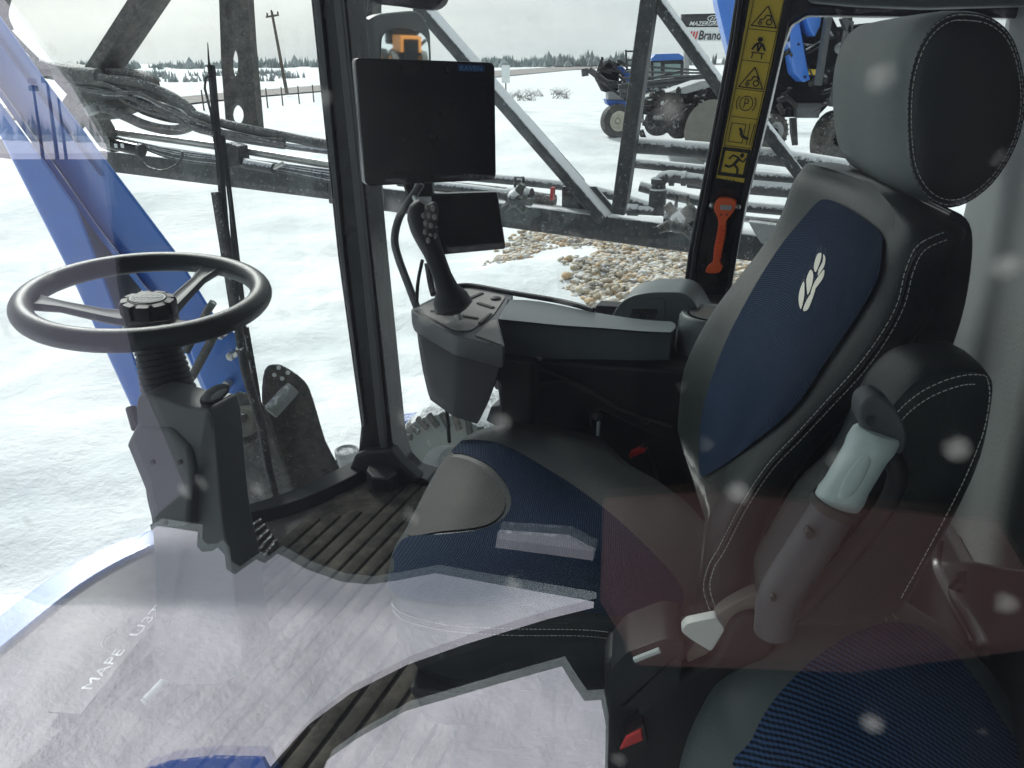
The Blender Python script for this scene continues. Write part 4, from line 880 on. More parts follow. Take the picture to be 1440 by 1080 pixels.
chord('rear_chord', 'steel_s', [(640, 246), (800, 262), (880, 280), (1000, 320)], .022, 3.35)
chord('upper_tube', 'steel_s', [(885, 204), (950, 208), (1100, 222), (1240, 245)], .03, 3.0)
chord('upper_tube', 'steel_s', [(880, 228), (960, 236), (1100, 250), (1200, 256)], .02, 3.15)
chord('middle_tube', 'steel_s', [(968, 254), (1040, 262), (1200, 275)], .026, 2.95)
chord('middle_tube', 'steel_s', [(900, 262), (1000, 285), (1160, 300)], .022, 3.2)
chord('middle_tube', 'chrome', [(1030, 306), (1100, 313), (1180, 320)], .012, 2.95)
chord('spray_line', 'chrome', [(140, 183), (300, 205), (470, 233), (560, 243)], .017, 2.9)
chord('spray_line', 'steel', [(150, 196), (300, 220), (470, 242)], .010, 2.88)
chord('spray_line', 'dirty', [(600, 262), (700, 272), (780, 284)], .03, 3.05)
chord('spray_line', 'steel_s', [(560, 256), (640, 263), (740, 276)], .018, 2.95)
bar('diagonal_brace', 'steel_s', (592, 8), (852, 308), .050, 2.98, h=.022)
bar('diagonal_brace', 'steel', (736, 165), (818, 258), .018, 3.3)
bar('upright', 'steel_s', (925, -80), (871, 300), .032, 2.95, h=.028)
bar('diagonal_brace', 'steel_s', (902, -30), (1040, 160), .058, 3.0, h=.02)
bar('diagonal_brace', 'steel_s', (1060, 160), (1160, 290), .042, 3.0, h=.02)
bar('diagonal_brace', 'dirty', (250, -60), (68, 215), .072, 2.75, h=.03)
# gusset plate
MB().prism(L_(pl, [(790, 262), (838, 262), (870, 300), (868, 312), (790, 302)], 3.02), LV * .012).build('gusset_plate', 'steel_s', bm_, bevel=.002)
MB().prism(L_(pl, [(774, 264), (778, 264), (777, 282), (773, 282)], 2.97), LV * .03).build('red_marker', 'red', bm_, smooth=0)
# perforated upright
PO = [(306, -60), (344, -60), (352, 60), (363, 182), (345, 174), (318, 180), (311, 90)]
def plate_with_holes(name, m, parent, outline, holes, lat, th):
    allp = [V(p) for p in outline]; ed = [(i, (i + 1) % len(outline)) for i in range(len(outline))]
    for (cx, cy, rx, ry) in holes:
        k0 = len(allp); 
        for k in range(20): a = k * math.pi / 10; s_ = 1 if abs(math.sin(a)) < .7 else 1; allp.append(V((cx + rx * math.cos(a) , cy + ry * math.sin(a))))
        ed += [(k0 + k, k0 + (k + 1) % 20) for k in range(20)]
    vs, es, fs, *_ = delaunay_2d_cdt(allp, ed, [], 1, 1e-4)
    bm = bmesh.new(); vv = [bm.verts.new(pl(p.x, p.y, lat)) for p in vs]
    for f in fs:
        c = sum((vs[i] for i in f), V((0, 0))) / len(f)
        if not any(((c.x - h[0]) / h[2]) ** 2 + ((c.y - h[1]) / h[3]) ** 2 < 1.0 for h in holes): bm.faces.new([vv[i] for i in f])
    r_ = bmesh.ops.extrude_face_region(bm, geom=bm.faces[:]); bmesh.ops.translate(bm, verts=[v for v in r_['geom'] if isinstance(v, bmesh.types.BMVert)], vec=LV * th)
    b = MB(); b.bm.free(); b.bm = bm; return b.build(name, m, parent, smooth=0)
plate_with_holes('perforated_brace', 'dirty', bm_, PO, [(321, 15, 4.5, 14), (327, 89, 8, 22), (331, 162, 11.5, 15)], 2.85, .04)
# hoses
hz = thing('hose_bundle', 'bundle of thick black hydraulic hoses looping behind the blue arms', 'hoses', pl(220, 150, 2.7))
def hose(pts, r, m='dirty', lat=2.65): MB().tube(pcurve(pl, [(x, y, lat) for x, y in pts]), r, 12).build('hose', m, hz)
hose([(40, 84), (75, 96), (110, 104), (150, 112), (195, 118), (235, 133), (262, 150), (274, 166), (266, 178), (240, 183), (205, 176), (175, 163), (150, 153), (125, 150), (112, 158)], .021)
hose([(50, 92), (90, 103), (140, 108)], .034); hose([(60, 100), (100, 108), (150, 118)], .030, lat=2.75)
hose([(165, 126), (205, 143), (240, 160), (272, 174), (300, 184)], .010); hose([(160, 132), (190, 150), (230, 163), (270, 178), (300, 190)], .009)
hose([(165, 120), (215, 135), (262, 152)], .012); hose([(168, 138), (200, 158), (240, 170), (262, 170)], .008, lat=2.7); hose([(175, 122), (210, 145), (250, 166)], .008, lat=2.7)
hose([(270, 160), (300, 170), (340, 180), (400, 192), (470, 205), (540, 215)], .019); hose([(280, 182), (330, 195), (400, 205), (470, 214)], .012, 'steel_s')
rn = random.Random(12)
for k in range(9):
    o1, o2, o3 = rn.uniform(-10, 10), rn.uniform(-9, 9), rn.uniform(-8, 8)
    hose([(95 + o2, 118 + o1 * .4), (150, 128 + o1), (195 + o3, 138 + o2), (245, 158 + o3), (285 + o1, 178 + o2 * .6), (330, 190 + o3 * .6), (400, 202 + o1 * .5)], rn.uniform(.006, .013), rn.choice(['dirty', 'steel', 'steel_s']), 2.6 + rn.uniform(0, .3))
for k in range(5): hose([(150 + k * 8, 190 + k * 2), (250, 212 + k * 3), (360 + k * 5, 226 + k * 3), (470, 240 + k * 4)], .006 + .002 * (k % 3), 'steel_s', 2.85)
MB().prism([pl(x, y, 2.7) for x, y in sp([(60, 88), (110, 94), (170, 98), (200, 112), (196, 140), (170, 160), (130, 170), (110, 150), (80, 120)], 3)], LV * .10).build('hose_sleeve', 'dirty', hz, bevel=.02)
hose([(256, 213), (256, 222), (248, 232), (230, 240), (210, 236), (198, 226)], .006, 'steel'); hose([(24, -60), (10, -10), (4, 20), (12, 42)], .02, lat=2.4); hose([(0, 30), (30, 62), (52, 84)], .010, lat=2.5)
for x, y in ((128, 152), (120, 148)): pass
MB().tube([pl(126, 150, 2.62), pl(131, 160, 2.62)], .026, 12).build('hose_clamp', 'dust_w', hz)
# fittings
def cluster(name, label, cat, x, y, lat, s, seed, group='nozzle bodies along the boom'):
    rnd = random.Random(seed); r_ = thing(name, label, cat, pl(x, y, lat), group); o = pl(x, y, lat)
    MB().tube([o - FV * .05 * s, o + FV * .05 * s], .035 * s, 14).build('clamp', 'steel_s', r_, bevel=.003)
    MB().ell(o - LV * .05 * s, FV * .03 * s, UP * .035 * s, LV * .04 * s, 14, 8).build('turret', 'steel_s', r_)
    for k in range(5):
        a = k * 1.256 + rnd.random(); d = (FV * math.cos(a) + UP * math.sin(a)); MB().tube([o - LV * .05 * s + d * .025 * s, o - LV * .055 * s + d * .065 * s], [.018 * s, .013 * s], 10).build('nozzle_cap', 'dirty', r_)
    b = MB(); b.tube([o + FV * .02 * s + UP * .03 * s, o + FV * .018 * s + UP * .072 * s, o - FV * .014 * s + UP * .072 * s, o - FV * .02 * s + UP * .03 * s], .006 * s, 6); b.build('clip', 'steel', r_)
cluster('nozzle_body', 'snowy multi-port nozzle body clamped on the boom right of the dark displays', 'nozzle', 731, 276, 2.85, 1.0, 1)
cluster('nozzle_body', 'snowy nozzle body on the boom left of the pillar with the hammer', 'nozzle', 958, 308, 2.8, 1.15, 2)
vf = thing('valve_stack', 'snow topped round valve and elbow pipes on the boom beside the rear pillar', 'valve', pl(925, 290, 2.9))
MB().lathe(pl(924, 290, 2.9), UP, [(-.03, .032), (.06, .032), (.065, .026), (.08, .024), (.082, .028), (.1, .028), (.105, .02)], 18).build('canister', 'steel_s', vf)
MB().tube(pcurve(pl, [(928, 266, 2.9), (928, 254, 2.9), (940, 248, 2.9), (960, 250, 2.9), (1000, 256, 2.9)]), .022, 14).build('elbow_pipe', 'steel_s', vf)
for x in (945, 962): MB().lathe(pl(x, 251, 2.9), FV, [(-.008, .027), (.008, .027)], 16).build('flange', 'steel_s', vf)
MB().lathe(pl(905, 296, 2.88), FV * -1, [(-.06, .022), (-.02, .022), (-.02, .017), (.04, .017)], 14).build('coupler', 'steel_s', vf)
MB().lathe(pl(990, 306, 2.85), FV, [(-.05, .03), (.0, .03), (.0, .035), (.02, .035)], 16).build('coupler', 'chrome', vf)
MB().prism(L_(pl, [(938, 325), (965, 325), (962, 348), (940, 346)], 2.92), LV * .05).build('bracket', 'steel_s', vf, bevel=.004)
br = thing('boom_bracket', 'pale bracket with a threaded foot under the boom behind the rear pillar', 'bracket', pl(1075, 340, 2.9))
MB().prism(L_(pl, [(1052, 312), (1100, 318), (1106, 340), (1092, 352), (1070, 342), (1062, 330)], 2.88), LV * .05).build('plate', 'dust_w', br, bevel=.005)
MB().tube([pl(1078, 340, 2.88), pl(1076, 362, 2.88)], .008, 8).build('stud', 'chrome', br); MB().lathe(pl(1074, 363, 2.88), UP, [(-.005, .03), (.005, .03)], 14).build('foot', 'steel', br)
ra = thing('hydraulic_cylinder', 'black hydraulic cylinder with a small white decal lying along the boom', 'cylinder', pl(180, 205, 2.8))
MB().tube([pl(145, 200, 2.8), pl(196, 211, 2.8)], .026, 14).build('barrel', 'gloss', ra, bevel=.004); MB().tube([pl(196, 211, 2.8), pl(200, 212, 2.8)], .03, 14).build('gland', 'steel', ra)
for x in (163, 172): MB().box(pl(x, 205, 2.77), FV * .009, LV * .001, UP * .009).build('decal', 'sign', ra, smooth=0)
MB().prism(L_(pl, [(112, 150), (135, 158), (150, 185), (158, 215), (140, 208), (120, 180), (108, 165)], 2.8), LV * .06).build('clevis', 'dirty', ra, bevel=.006)
ra = thing('hydraulic_cylinder', 'short hydraulic cylinder on the boom just left of the front pillar', 'cylinder', pl(370, 232, 2.8))
MB().tube([pl(345, 230, 2.8), pl(385, 237, 2.8)], .022, 14).build('barrel', 'steel_s', ra, bevel=.004); MB().tube([pl(385, 236, 2.8), pl(398, 230, 2.8)], .009, 10).build('rod', 'chrome', ra)
MB().prism(L_(pl, [(318, 200), (334, 206), (338, 232), (322, 236), (312, 215)], 2.82), LV * .07).build('clamp', 'steel', ra, bevel=.005)
# blue lift arms
def slab(name, m, parent, pts, Y, th, bevel=.01):
    n = ray(sum(p[0] for p in pts) / len(pts), sum(p[1] for p in pts) / len(pts)).normalized(); return MB().prism([pd(x, y, Y) for x, y in pts], n * th).build(name, m, parent, bevel=bevel)
la_ = thing('lift_arm', 'wide glossy blue lift arm slanting down behind the steering wheel, the upper right one', 'arm', pd(300, 560, 2.25), 'blue lift arms ahead of the windshield')
slab('arm_plate', 'blue', la_, [(-60, -60), (-14, 2), (64, 112), (152, 228), (246, 352), (300, 440), (352, 560), (335, 572), (290, 560), (262, 498), (210, 410), (140, 322), (70, 222), (-60, 40)], 2.3, .16, .012)
slab('arm_edge', 'blue', la_, [(-60, 40), (70, 222), (140, 322), (210, 410), (262, 498), (256, 500), (204, 414), (134, 328), (64, 228), (-60, 52)], 2.27, .05, .003)
slab('arm_web', 'blue_d', la_, [(-60, -25), (20, 85), (140, 245), (142, 249), (20, 90), (-60, -18)], 2.285, .02, .001)
la_ = thing('lift_arm', 'wide glossy blue lift arm slanting down at the far left edge, the lower left one', 'arm', pd(190, 570, 2.2), 'blue lift arms ahead of the windshield')
slab('arm_plate', 'blue', la_, [(-60, 45), (-10, 130), (60, 222), (108, 290), (135, 360), (165, 440), (212, 560), (196, 590), (186, 575), (96, 380), (12, 215), (-60, 70)], 2.22, .12, .01)
slab('inner_face', 'grey_beam', la_, [(92, 262), (118, 292), (150, 340), (196, 400), (222, 470), (205, 500), (160, 440), (130, 360), (104, 300)], 2.35, .10, .006)
pv = thing('pivot_bracket', 'blue box bracket with bolts where the lift arm meets the frame behind the wheel', 'bracket', pd(315, 560, 2.3))
slab('bracket_box', 'blue', pv, [(258, 460), (300, 452), (335, 470), (352, 560), (300, 575), (276, 520)], 2.22, .14, .01)
MB().tube([pd(262, 494, 2.1), pd(290, 440, 2.1), pd(300, 425, 2.1)], .011, 10).build('hose', 'dirty', pv); MB().tube([pd(270, 530, 2.12), pd(302, 470, 2.1), pd(310, 452, 2.1)], .013, 10).build('hose', 'dirty', pv)
for x, y in ((312, 470), (326, 500), (320, 540)): MB().lathe(pd(x, y, 2.2), V((-.2, -1, 0)), [(-.01, .014), (.012, .014), (.014, .01)], 6).build('bolt', 'chrome', pv)
# black plates at the cab foot
fp = thing('frame_bracket', 'tall black bracket plate flecked with snow below the wiper, right of the column', 'bracket', pd(420, 690, 2.2))
slab('plate', 'dirty', fp, sp([(372, 520), (384, 512), (400, 515), (428, 535), (440, 560), (458, 620), (480, 672), (440, 712), (400, 730), (388, 700), (375, 620), (368, 560)], 3), 2.25, .05, .008)
slab('inner_plate', 'dirty', fp, sp([(325, 560), (345, 552), (372, 570), (390, 620), (410, 680), (425, 730), (345, 760), (332, 700), (322, 640)], 3), 2.15, .06, .01)
for x, y in ((392, 517), (386, 527), (397, 532), (405, 524)): MB().lathe(pd(x, y, 2.245), V((0, -1, 0)), [(0, .007), (.003, .007)], 8).build('slot', 'sign', fp)
MB().tube([pd(380, 580, 2.2), pd(412, 545, 2.26)], .026, 12).build('cross_tube', 'dust_w', fp)
MB().lathe(pd(345, 592, 2.1), V((0, -1, .2)), [(-.02, .045), (.02, .045), (.03, .035)], 20).build('cap', 'grey_beam', fp); MB().lathe(pd(343, 585, 2.09), V((0, -1, .2)), [(0, .014), (.03, .014)], 6).build('bolt', 'steel', fp)
MB().lathe(pd(346, 612, 2.09), V((0, -1, .2)), [(-.02, .03), (.01, .034), (.02, .026), (.0, .022)], 20).build('ring', 'dirty', fp)
cn = thing('capped_post', 'small frosted round post outside beside the foot of the front pillar', 'post', pd(492, 660, 2.5))
MB().lathe(pd(491, 668, 2.5), UP, [(-.1, .045), (.0, .036), (.075, .036), (.082, .044), (.105, .044), (.108, .036), (.1, .03)], 22).build('post', 'dust_w', cn)
slab('base_plate', 'steel_s', cn, [(470, 645), (500, 635), (520, 640), (515, 690), (478, 680)], 2.6, .04)
# wiper
wi = thing('windshield_wiper', 'long black windshield wiper arm and blade parked upright on the glass', 'wiper', pf(390, 700, 1.36))
W_ = lambda x, y: pf(x, y, 1.40 + .12 * max(0, min(1, (700 - y) / 600)))
MB().tube([W_(x, y) for x, y in [(292, 60), (294, 92), (299, 130), (307, 200), (316, 290), (326, 370)]], [.0012] + [.0035] * 5, 6).build('blade', 'ink', wi)
b = MB(); b.beam(W_(313, 190), W_(343, 440), .005, .005, LV); b.beam(W_(326, 300), W_(336, 470), .006, .004, LV); b.beam(W_(297, 92), W_(322, 380), .0075, .007, LV); b.beam(W_(322, 380), W_(345, 470), .006, .006, LV); b.build('blade_frame', 'plastic', wi, bevel=.001)
b = MB(); b.beam(W_(303, 270), W_(333, 460), .012, .005, LV); b.beam(W_(312, 270), W_(333, 420), .005, .004, LV); b.build('arm', 'steel', wi, bevel=.001)
MB().tube([W_(x, y) for x, y in [(332, 440), (345, 520), (368, 600), (378, 660), (392, 712)]], [.012, .014, .014, .012, .010], 10).build('lower_arm', 'steel', wi)
MB().tube([W_(x, y) for x, y in [(346, 460), (360, 540), (372, 620), (386, 700)]], .008, 8).build('link_rod', 'steel', wi)
MB().tube([W_(x, y) for x, y in [(297, 104), (289, 110), (288, 124), (297, 160), (303, 210)]], .0032, 8).build('washer_hose', 'ink', wi)
MB().beam(W_(336, 490), W_(352, 505), .014, .008, LV).build('hinge', 'steel', wi, bevel=.003)
# own wheel and mudguard outside
ow = thing('front_wheel', 'large frosted tyre of this machine seen through the side window foot', 'wheel', pl(640, 640, 2.6))
wc = pl(660, 645, 2.6)
lg = MB()
for k in range(30):
    a = k * 2 * math.pi / 30; d = FV * math.cos(a) + UP * math.sin(a); t = LV.cross(d); lg.beam(wc + d * .225 - LV * .172 + t * .02, wc + d * .278 - LV * .158 - t * .012, .012, .008, LV)
lg.build('lug', 'tyre', ow, bevel=.003)
MB().lathe(wc, LV, [(-.16, .14), (-.17, .22), (-.16, .27), (-.1, .29), (.1, .29), (.16, .27), (.17, .2), (.16, .14)], 56, cap=False).build('tyre', 'frost', ow)
MB().lathe(wc, LV, [(-.1, .02), (-.12, .06), (-.09, .10), (-.15, .155), (-.14, .16), (.1, .16)], 40).build('rim', 'dust_w', ow)
fr = thing('chassis_rail', 'dull blue chassis rail with snow on it below the boom', 'rail', pl(560, 600, 3.1))
MB().beam(pl(528, 603, 3.1), pl(660, 588, 3.1), .06, .045).build('rail', 'blue_d', fr, bevel=.008)
hr_ = thing('grab_rail', 'bent grey grab rail outside behind the large screen', 'rail', pl(530, 320, 2.1))
MB().tube(pcurve(pl, [(534, 255, 2.1), (536, 285, 2.1), (534, 306, 2.1), (526, 320, 2.1), (512, 328, 2.1), (480, 336, 2.1)]), .008, 10).build('tube', 'grey_beam', hr_)
# mirror outside
mi = thing('wing_mirror', 'grey framed rear view mirror above the large screen showing an orange machine', 'mirror', pl(560, 90, 2.35))
mo = rq([(503, 130), (505, 40), (530, 20), (590, 14), (606, 40), (610, 130)], 12, 4); mc = pl(566, 65, 2.35)
MN = ((CAM - mc).normalized() + (cb(-52, 15, -.3) - mc).normalized()).normalized()
def onm(x, y): d = ray(x, y); return CAM + d * ((mc - CAM).dot(MN) / d.dot(MN))
MB().prism([onm(x, y) for x, y in mo], -MN * .05).build('housing', 'grey', mi, bevel=.01)
MB().prism([onm(x, y) + MN * .002 for x, y in rq([(534, 120), (535, 50), (551, 38), (586, 42), (600, 56), (604, 120)], 10, 4)], MN * .004).build('mirror_glass', 'mirror', mi, smooth=0)
MB().tube([onm(515, 60) - MN * .04, onm(520, -40) - MN * .02], .016, 12).build('arm', 'grey', mi)
MB().beam(pl(520, -60, 2.6), pl(519, 90, 2.6), .035, .03).build('upright', 'steel', mi, bevel=.005)
# ---------------------------------------------------------------- machines across the yard
def wheel(parent, c, ax, R_, w_, rimm='cream', name='wheel'):
    MB().lathe(c, ax, [(-w_ * .5, R_ * .6), (-w_ * .55, R_ * .8), (-w_ * .45, R_ * .97), (-w_ * .2, R_), (w_ * .2, R_), (w_ * .45, R_ * .97), (w_ * .55, R_ * .8), (w_ * .5, R_ * .6)], 36, cap=False).build('tyre', 'tyre', parent)
    r_ = MB().lathe(c, ax, [(-w_ * .2, R_ * .02), (-w_ * .25, R_ * .14), (-w_ * .15, R_ * .2), (-w_ * .1, R_ * .42), (-w_ * .4, R_ * .56), (-w_ * .48, R_ * .62), (w_ * .4, R_ * .62)], 30).build('rim', rimm, parent)
    b = MB()
    for k in range(8): a = k * .785; d = ax.orthogonal().normalized(); e = ax.normalized().cross(d); b.lathe(c + (d * math.cos(a) + e * math.sin(a)) * R_ * .16 - ax.normalized() * w_ * .24, ax, [(-.02, .02), (.02, .02)], 6)
    b.build('bolt', 'dark', r_, smooth=0)
    b = MB(); e1 = ax.orthogonal().normalized(); e2 = ax.normalized().cross(e1)
    for k in range(22):
        a = k * 2 * math.pi / 22; d = e1 * math.cos(a) + e2 * math.sin(a)
        b.beam(c + d * R_ * .985 - ax.normalized() * w_ * .5, c + d * R_ * .99 + ax.normalized().cross(d) * R_ * .1, R_ * .035, R_ * .035, d)
    b.build('tread', 'tyre', parent, smooth=0)
YS = 31.0
def pS(x, y, o=0): return pd(x, y, YS + o)
sp_ = thing('blue_sprayer', 'blue sprayer with a cream wheel and black boom parked across the yard', 'sprayer', pS(900, 190))
wheel(sp_, pS(867, 170), V((-.35, 1, 0)), .62, .4)
MB().prism([pS(x, y) for x, y in [(840, 110), (845, 95), (858, 85), (872, 90), (870, 128), (850, 130)]], V((0, 1.2, 0))).build('tank', 'dark', sp_, bevel=.05)
MB().prism([pS(x, y, -.2) for x, y in [(865, 92), (876, 94), (918, 132), (930, 146), (922, 150), (905, 140), (880, 112)]], V((0, .6, 0))).build('blue_arm', 'blue_d', sp_, bevel=.04)
MB().prism([pS(x, y, -.1) for x, y in [(852, 140), (882, 142), (885, 152), (915, 154), (912, 162), (880, 158), (855, 148)]], V((0, 1.0, 0))).build('chassis', 'blue_d', sp_, bevel=.04)
MB().prism([pS(x, y) for x, y in [(855, 128), (886, 130), (886, 142), (855, 140)]], V((0, .8, 0))).build('side_panel', 'dust_w', sp_, bevel=.03)
MB().tube([pS(828, 97), pS(852, 116), pS(884, 122)], .12, 8).build('boom_tip', 'steel', sp_); MB().beam(pS(822, 96), pS(823, 107), .15, .12).build('boom_end', 'steel', sp_)
b = MB(); rn = random.Random(4)
for k in range(14): a = rn.uniform(840, 872), rn.uniform(80, 125); b.tube([pS(a[0], a[1], -.3), pS(a[0] + rn.uniform(-10, 14), a[1] + rn.uniform(-8, 14), -.3), pS(a[0] + rn.uniform(-4, 18), a[1] + rn.uniform(0, 22), -.3)], .05, 5)
b.build('hose', 'ink', sp_)
MB().prism([pS(x, y, .6) for x, y in rq([(915, 86), (918, 78), (958, 78), (962, 86), (960, 130), (918, 132)], 3, 3)], V((0, 1.6, 0))).build('cab_body', 'steel', sp_, bevel=.05)
MB().prism([pS(x, y, .5) for x, y in [(916, 82), (922, 76), (955, 75), (962, 80), (962, 84), (916, 86)]], V((0, 1.8, 0))).build('cab_roof', 'blue', sp_, bevel=.03)
for q in ([(919, 88), (929, 88), (929, 128), (920, 128)], [(935, 90), (957, 90), (957, 108), (935, 108)], [(936, 112), (956, 112), (954, 126), (938, 126)]): MB().prism([pS(x, y, .55) for x, y in q], V((0, .05, 0))).build('cab_window', 'teal', sp_, smooth=0)
b = MB()
for a, c in (((880, 70), (882, 98)), ((880, 72), (905, 72)), ((881, 84), (912, 84)), ((881, 92), (912, 92)), ((906, 70), (906, 98)), ((880, 98), (912, 98))): b.tube([pS(*a), pS(*c)], .035, 6)
b.build('guard_rail', 'steel', sp_)
bo = MB()
for (x0, y0, x1, y1, q) in ((870, 124, 1010, 106, .12), (872, 134, 1010, 122, .10), (880, 118, 960, 100, .05)): bo.beam(pS(x0, y0, -1), pS(x1, y1, -1), q, q)
for k in range(9): bo.beam(pS(878 + k * 15, 124 - k * 1.8, -1), pS(885 + k * 15, 132 - k * 1.6, -1), .04, .04)
for k in range(5): bo.beam(pS(872 + k * 2, 128 - k * 9, -1.2), pS(1000, 112 - k * 3, -1.2), .035, .035)
bo.build('folded_boom', 'steel_s', sp_)
im = thing('black_seeder', 'dark snow flecked implement with a large disc parked in front of the blue sprayer', 'implement', pd(990, 190, 24))
pI = lambda x, y, o=0: pd(x, y, 24 + o)
MB().prism([pI(x, y) for x, y in [(900, 138), (930, 132), (980, 118), (1010, 112), (1060, 118), (1060, 165), (985, 175), (945, 166), (900, 160)]], V((0, 1.5, 0))).build('frame', 'dark_f', im, bevel=.06)
MB().prism([pI(x, y, -.3) for x, y in [(938, 130), (985, 114), (1010, 112), (1008, 120), (965, 132)]], V((0, 1.2, 0))).build('hopper_lid', 'dust_w', im, bevel=.03)
b = MB(); rn = random.Random(9)
for k in range(60):
    x = rn.uniform(900, 1050); y = rn.uniform(128, 186); b.tube([pI(x, y, -.2), pI(x + rn.uniform(-18, 22), y + rn.uniform(-12, 16), -.3)], rn.uniform(.025, .09), 6)
b.build('linkage', 'dark_f', im)
for x, y, q in ((925, 172, .38), (955, 178, .34)): MB().lathe(pI(x, y, -.3), V((.2, -1, .1)), [(-.12, q * .5), (-.12, q), (.12, q), (.12, q * .5)], 20).build('packer_wheel', 'dark_f', im)
MB().lathe(pI(1000, 185, -.5), V((.3, -1, .1)), [(-.03, .1), (-.04, .85), (.04, .88), (.05, .1)], 40).build('disc', 'grey_beam', im)
MB().prism([pI(x, y, -.6) for x, y in [(940, 215), (990, 212), (992, 240), (950, 244)]], V((0, .4, 0))).build('lower_panel', 'dust_w', im, bevel=.04)
# dealer sign boards
sg = thing('dealer_sign', 'large two-panel black and white sign board beyond the parked machines', 'sign', pd(1000, 150, 42))
pG = lambda x, y, o=0: pd(x, y, 42 + o)
MB().prism([pG(x, y) for x, y in [(959, 20), (1080, 17), (1080, 38), (959, 38)]], V((0, .3, 0))).build('upper_board', 'signb', sg, smooth=0)
MB().prism([pG(x, y) for x, y in [(957, 38.3), (1080, 38.3), (1080, 58), (957, 58)]], V((0, .3, 0))).build('lower_board', 'sign', sg, smooth=0)
xh = ray(1100, 40) - ray(1000, 40); xh = xh / 100 * 42
text('board_lettering', 'MAZERGROUP', pG(997, 33, -.03), xh * 50, UP * .2, 'sign', sg, shear=.35, bold=.015)
text('board_lettering', 'Brandt', pG(1001, 49.5, -.03), xh * 34, UP * .42, 'signb', sg, shear=.2, bold=.02)
b = MB(); [b.prism([pG(x + 3, 44, -.03), pG(x + 5, 44, -.03), pG(x + 2, 55, -.03), pG(x, 55, -.03)], V((0, .01, 0))) for x in (969, 973, 977)]; b.build('red_bars', 'red', sg, smooth=0)
b = MB(); b.tube([pG(1003, 26, -.03) + xh * 7 * math.cos(a) + UP * .13 * math.sin(a) for a in [k * .4 for k in range(16)]], .02, 5); b.beam(pG(999, 28, -.03), pG(1003, 24, -.03), .02, .02); b.beam(pG(1003, 28, -.03), pG(1007, 24, -.03), .02, .02); b.build('emblem', 'sign', sg, smooth=0)
b = MB(); b.beam(pG(965, 58, .2), pG(965, 110, .2), .12, .12); b.beam(pG(1075, 58, .2), pG(1075, 110, .2), .12, .12); b.build('post', 'dust_w', sg)
# blue mast nearer, and tractor behind the rear window
ms = thing('blue_mast', 'upright blue steel mast standing just left of the rear pillar', 'mast', pd(1030, 110, 9))
MB().prism([pd(x, y, 9) for x, y in [(998, -60), (1026, -60), (1038, 30), (1032, 96), (1022, 60), (1010, 10)]], V((0, .2, 0))).build('mast', 'blue', ms, bevel=.01)
MB().tube([pd(1032, -60, 9.3), pd(1034, 60, 9.3), pd(1020, 130, 9.3)], .07, 8).build('pipe', 'dust_w', ms)
tr = thing('blue_loader', 'blue frame arms of a dark machine seen through the rear side window', 'loader', pd(1140, 200, 9))
pT = lambda x, y, o=0: pd(x, y, 9 + o)
MB().prism([pT(x, y) for x, y in [(1108, 16), (1122, 16), (1128, 50), (1136, 96), (1140, 112), (1130, 116), (1118, 104), (1112, 66)]], V((0, .25, 0))).build('lift_beam', 'blue', tr, bevel=.015)
MB().prism([pT(x, y, -.1) for x, y in [(1130, 16), (1156, 14), (1154, 36), (1146, 52), (1140, 44)]], V((0, .25, 0))).build('lift_beam', 'blue', tr, bevel=.015)
MB().prism([pT(x, y, .3) for x, y in [(1090, 60), (1110, 10), (1165, 10), (1180, 40), (1240, 30), (1260, 100), (1250, 142), (1170, 144), (1150, 165), (1105, 165), (1080, 150)]], V((0, .8, 0))).build('body', 'dark', tr, bevel=.03)
MB().prism([pT(x, y, .1) for x, y in [(1108, 48), (1114, 48), (1116, 60), (1109, 62)]], V((0, .02, 0))).build('decal', 'yellow', tr, smooth=0)
MB().prism([pT(x, y, .28) for x, y in [(1138, 97), (1151, 98), (1150, 106), (1137, 105)]], V((0, .02, 0))).build('decal', 'yellow', tr, smooth=0)
MB().prism([pT(x, y, .2) for x, y in [(1120, 145), (1156, 145), (1152, 166), (1120, 166)]], V((0, .3, 0))).build('panel', 'grey', tr, bevel=.01)
MB().lathe(pT(1202, 68, 0), V((.2, -1, 0)), [(-.03, .05), (.02, .08), (.05, .04)], 16).build('lamp', 'amber', tr)
MB().lathe(pT(1180, 68, 0), V((.2, -1, 0)), [(-.03, .04), (.02, .06), (.05, .03)], 16).build('lamp', 'dust_w', tr)
wheel(tr, pT(1085, 186, .4), V((-.5, 1, 0)), .20, .14, 'dust_w')
wheel(tr, pT(1175, 196, .7), V((-.5, 1, 0)), .34, .2, 'dirty')
b = MB(); rn = random.Random(21)
for k in range(46):
    x = rn.uniform(1085, 1225); y = rn.uniform(35, 165); b.tube([pT(x, y, .1), pT(x + rn.uniform(-22, 22), y + rn.uniform(-16, 16), 0)], rn.uniform(.008, .035), 6)
b.build('linkage', 'dark_f', tr)
for (x0, y0, x1, y1) in ((1165, 22, 1150, 120), (1185, 24, 1200, 60), (1195, 30, 1170, 150)): MB().beam(pT(x0, y0, -.2), pT(x1, y1, -.2), .05, .03).build('hood_panel', 'grey', tr, bevel=.01)
b = MB(); [b.tube([pT(1112 + k * 3, 166), pT(1113 + k * 3, 185), pT(1116 + k * 2, 204)], .018, 6) for k in range(3)]; b.build('hose', 'ink', tr)
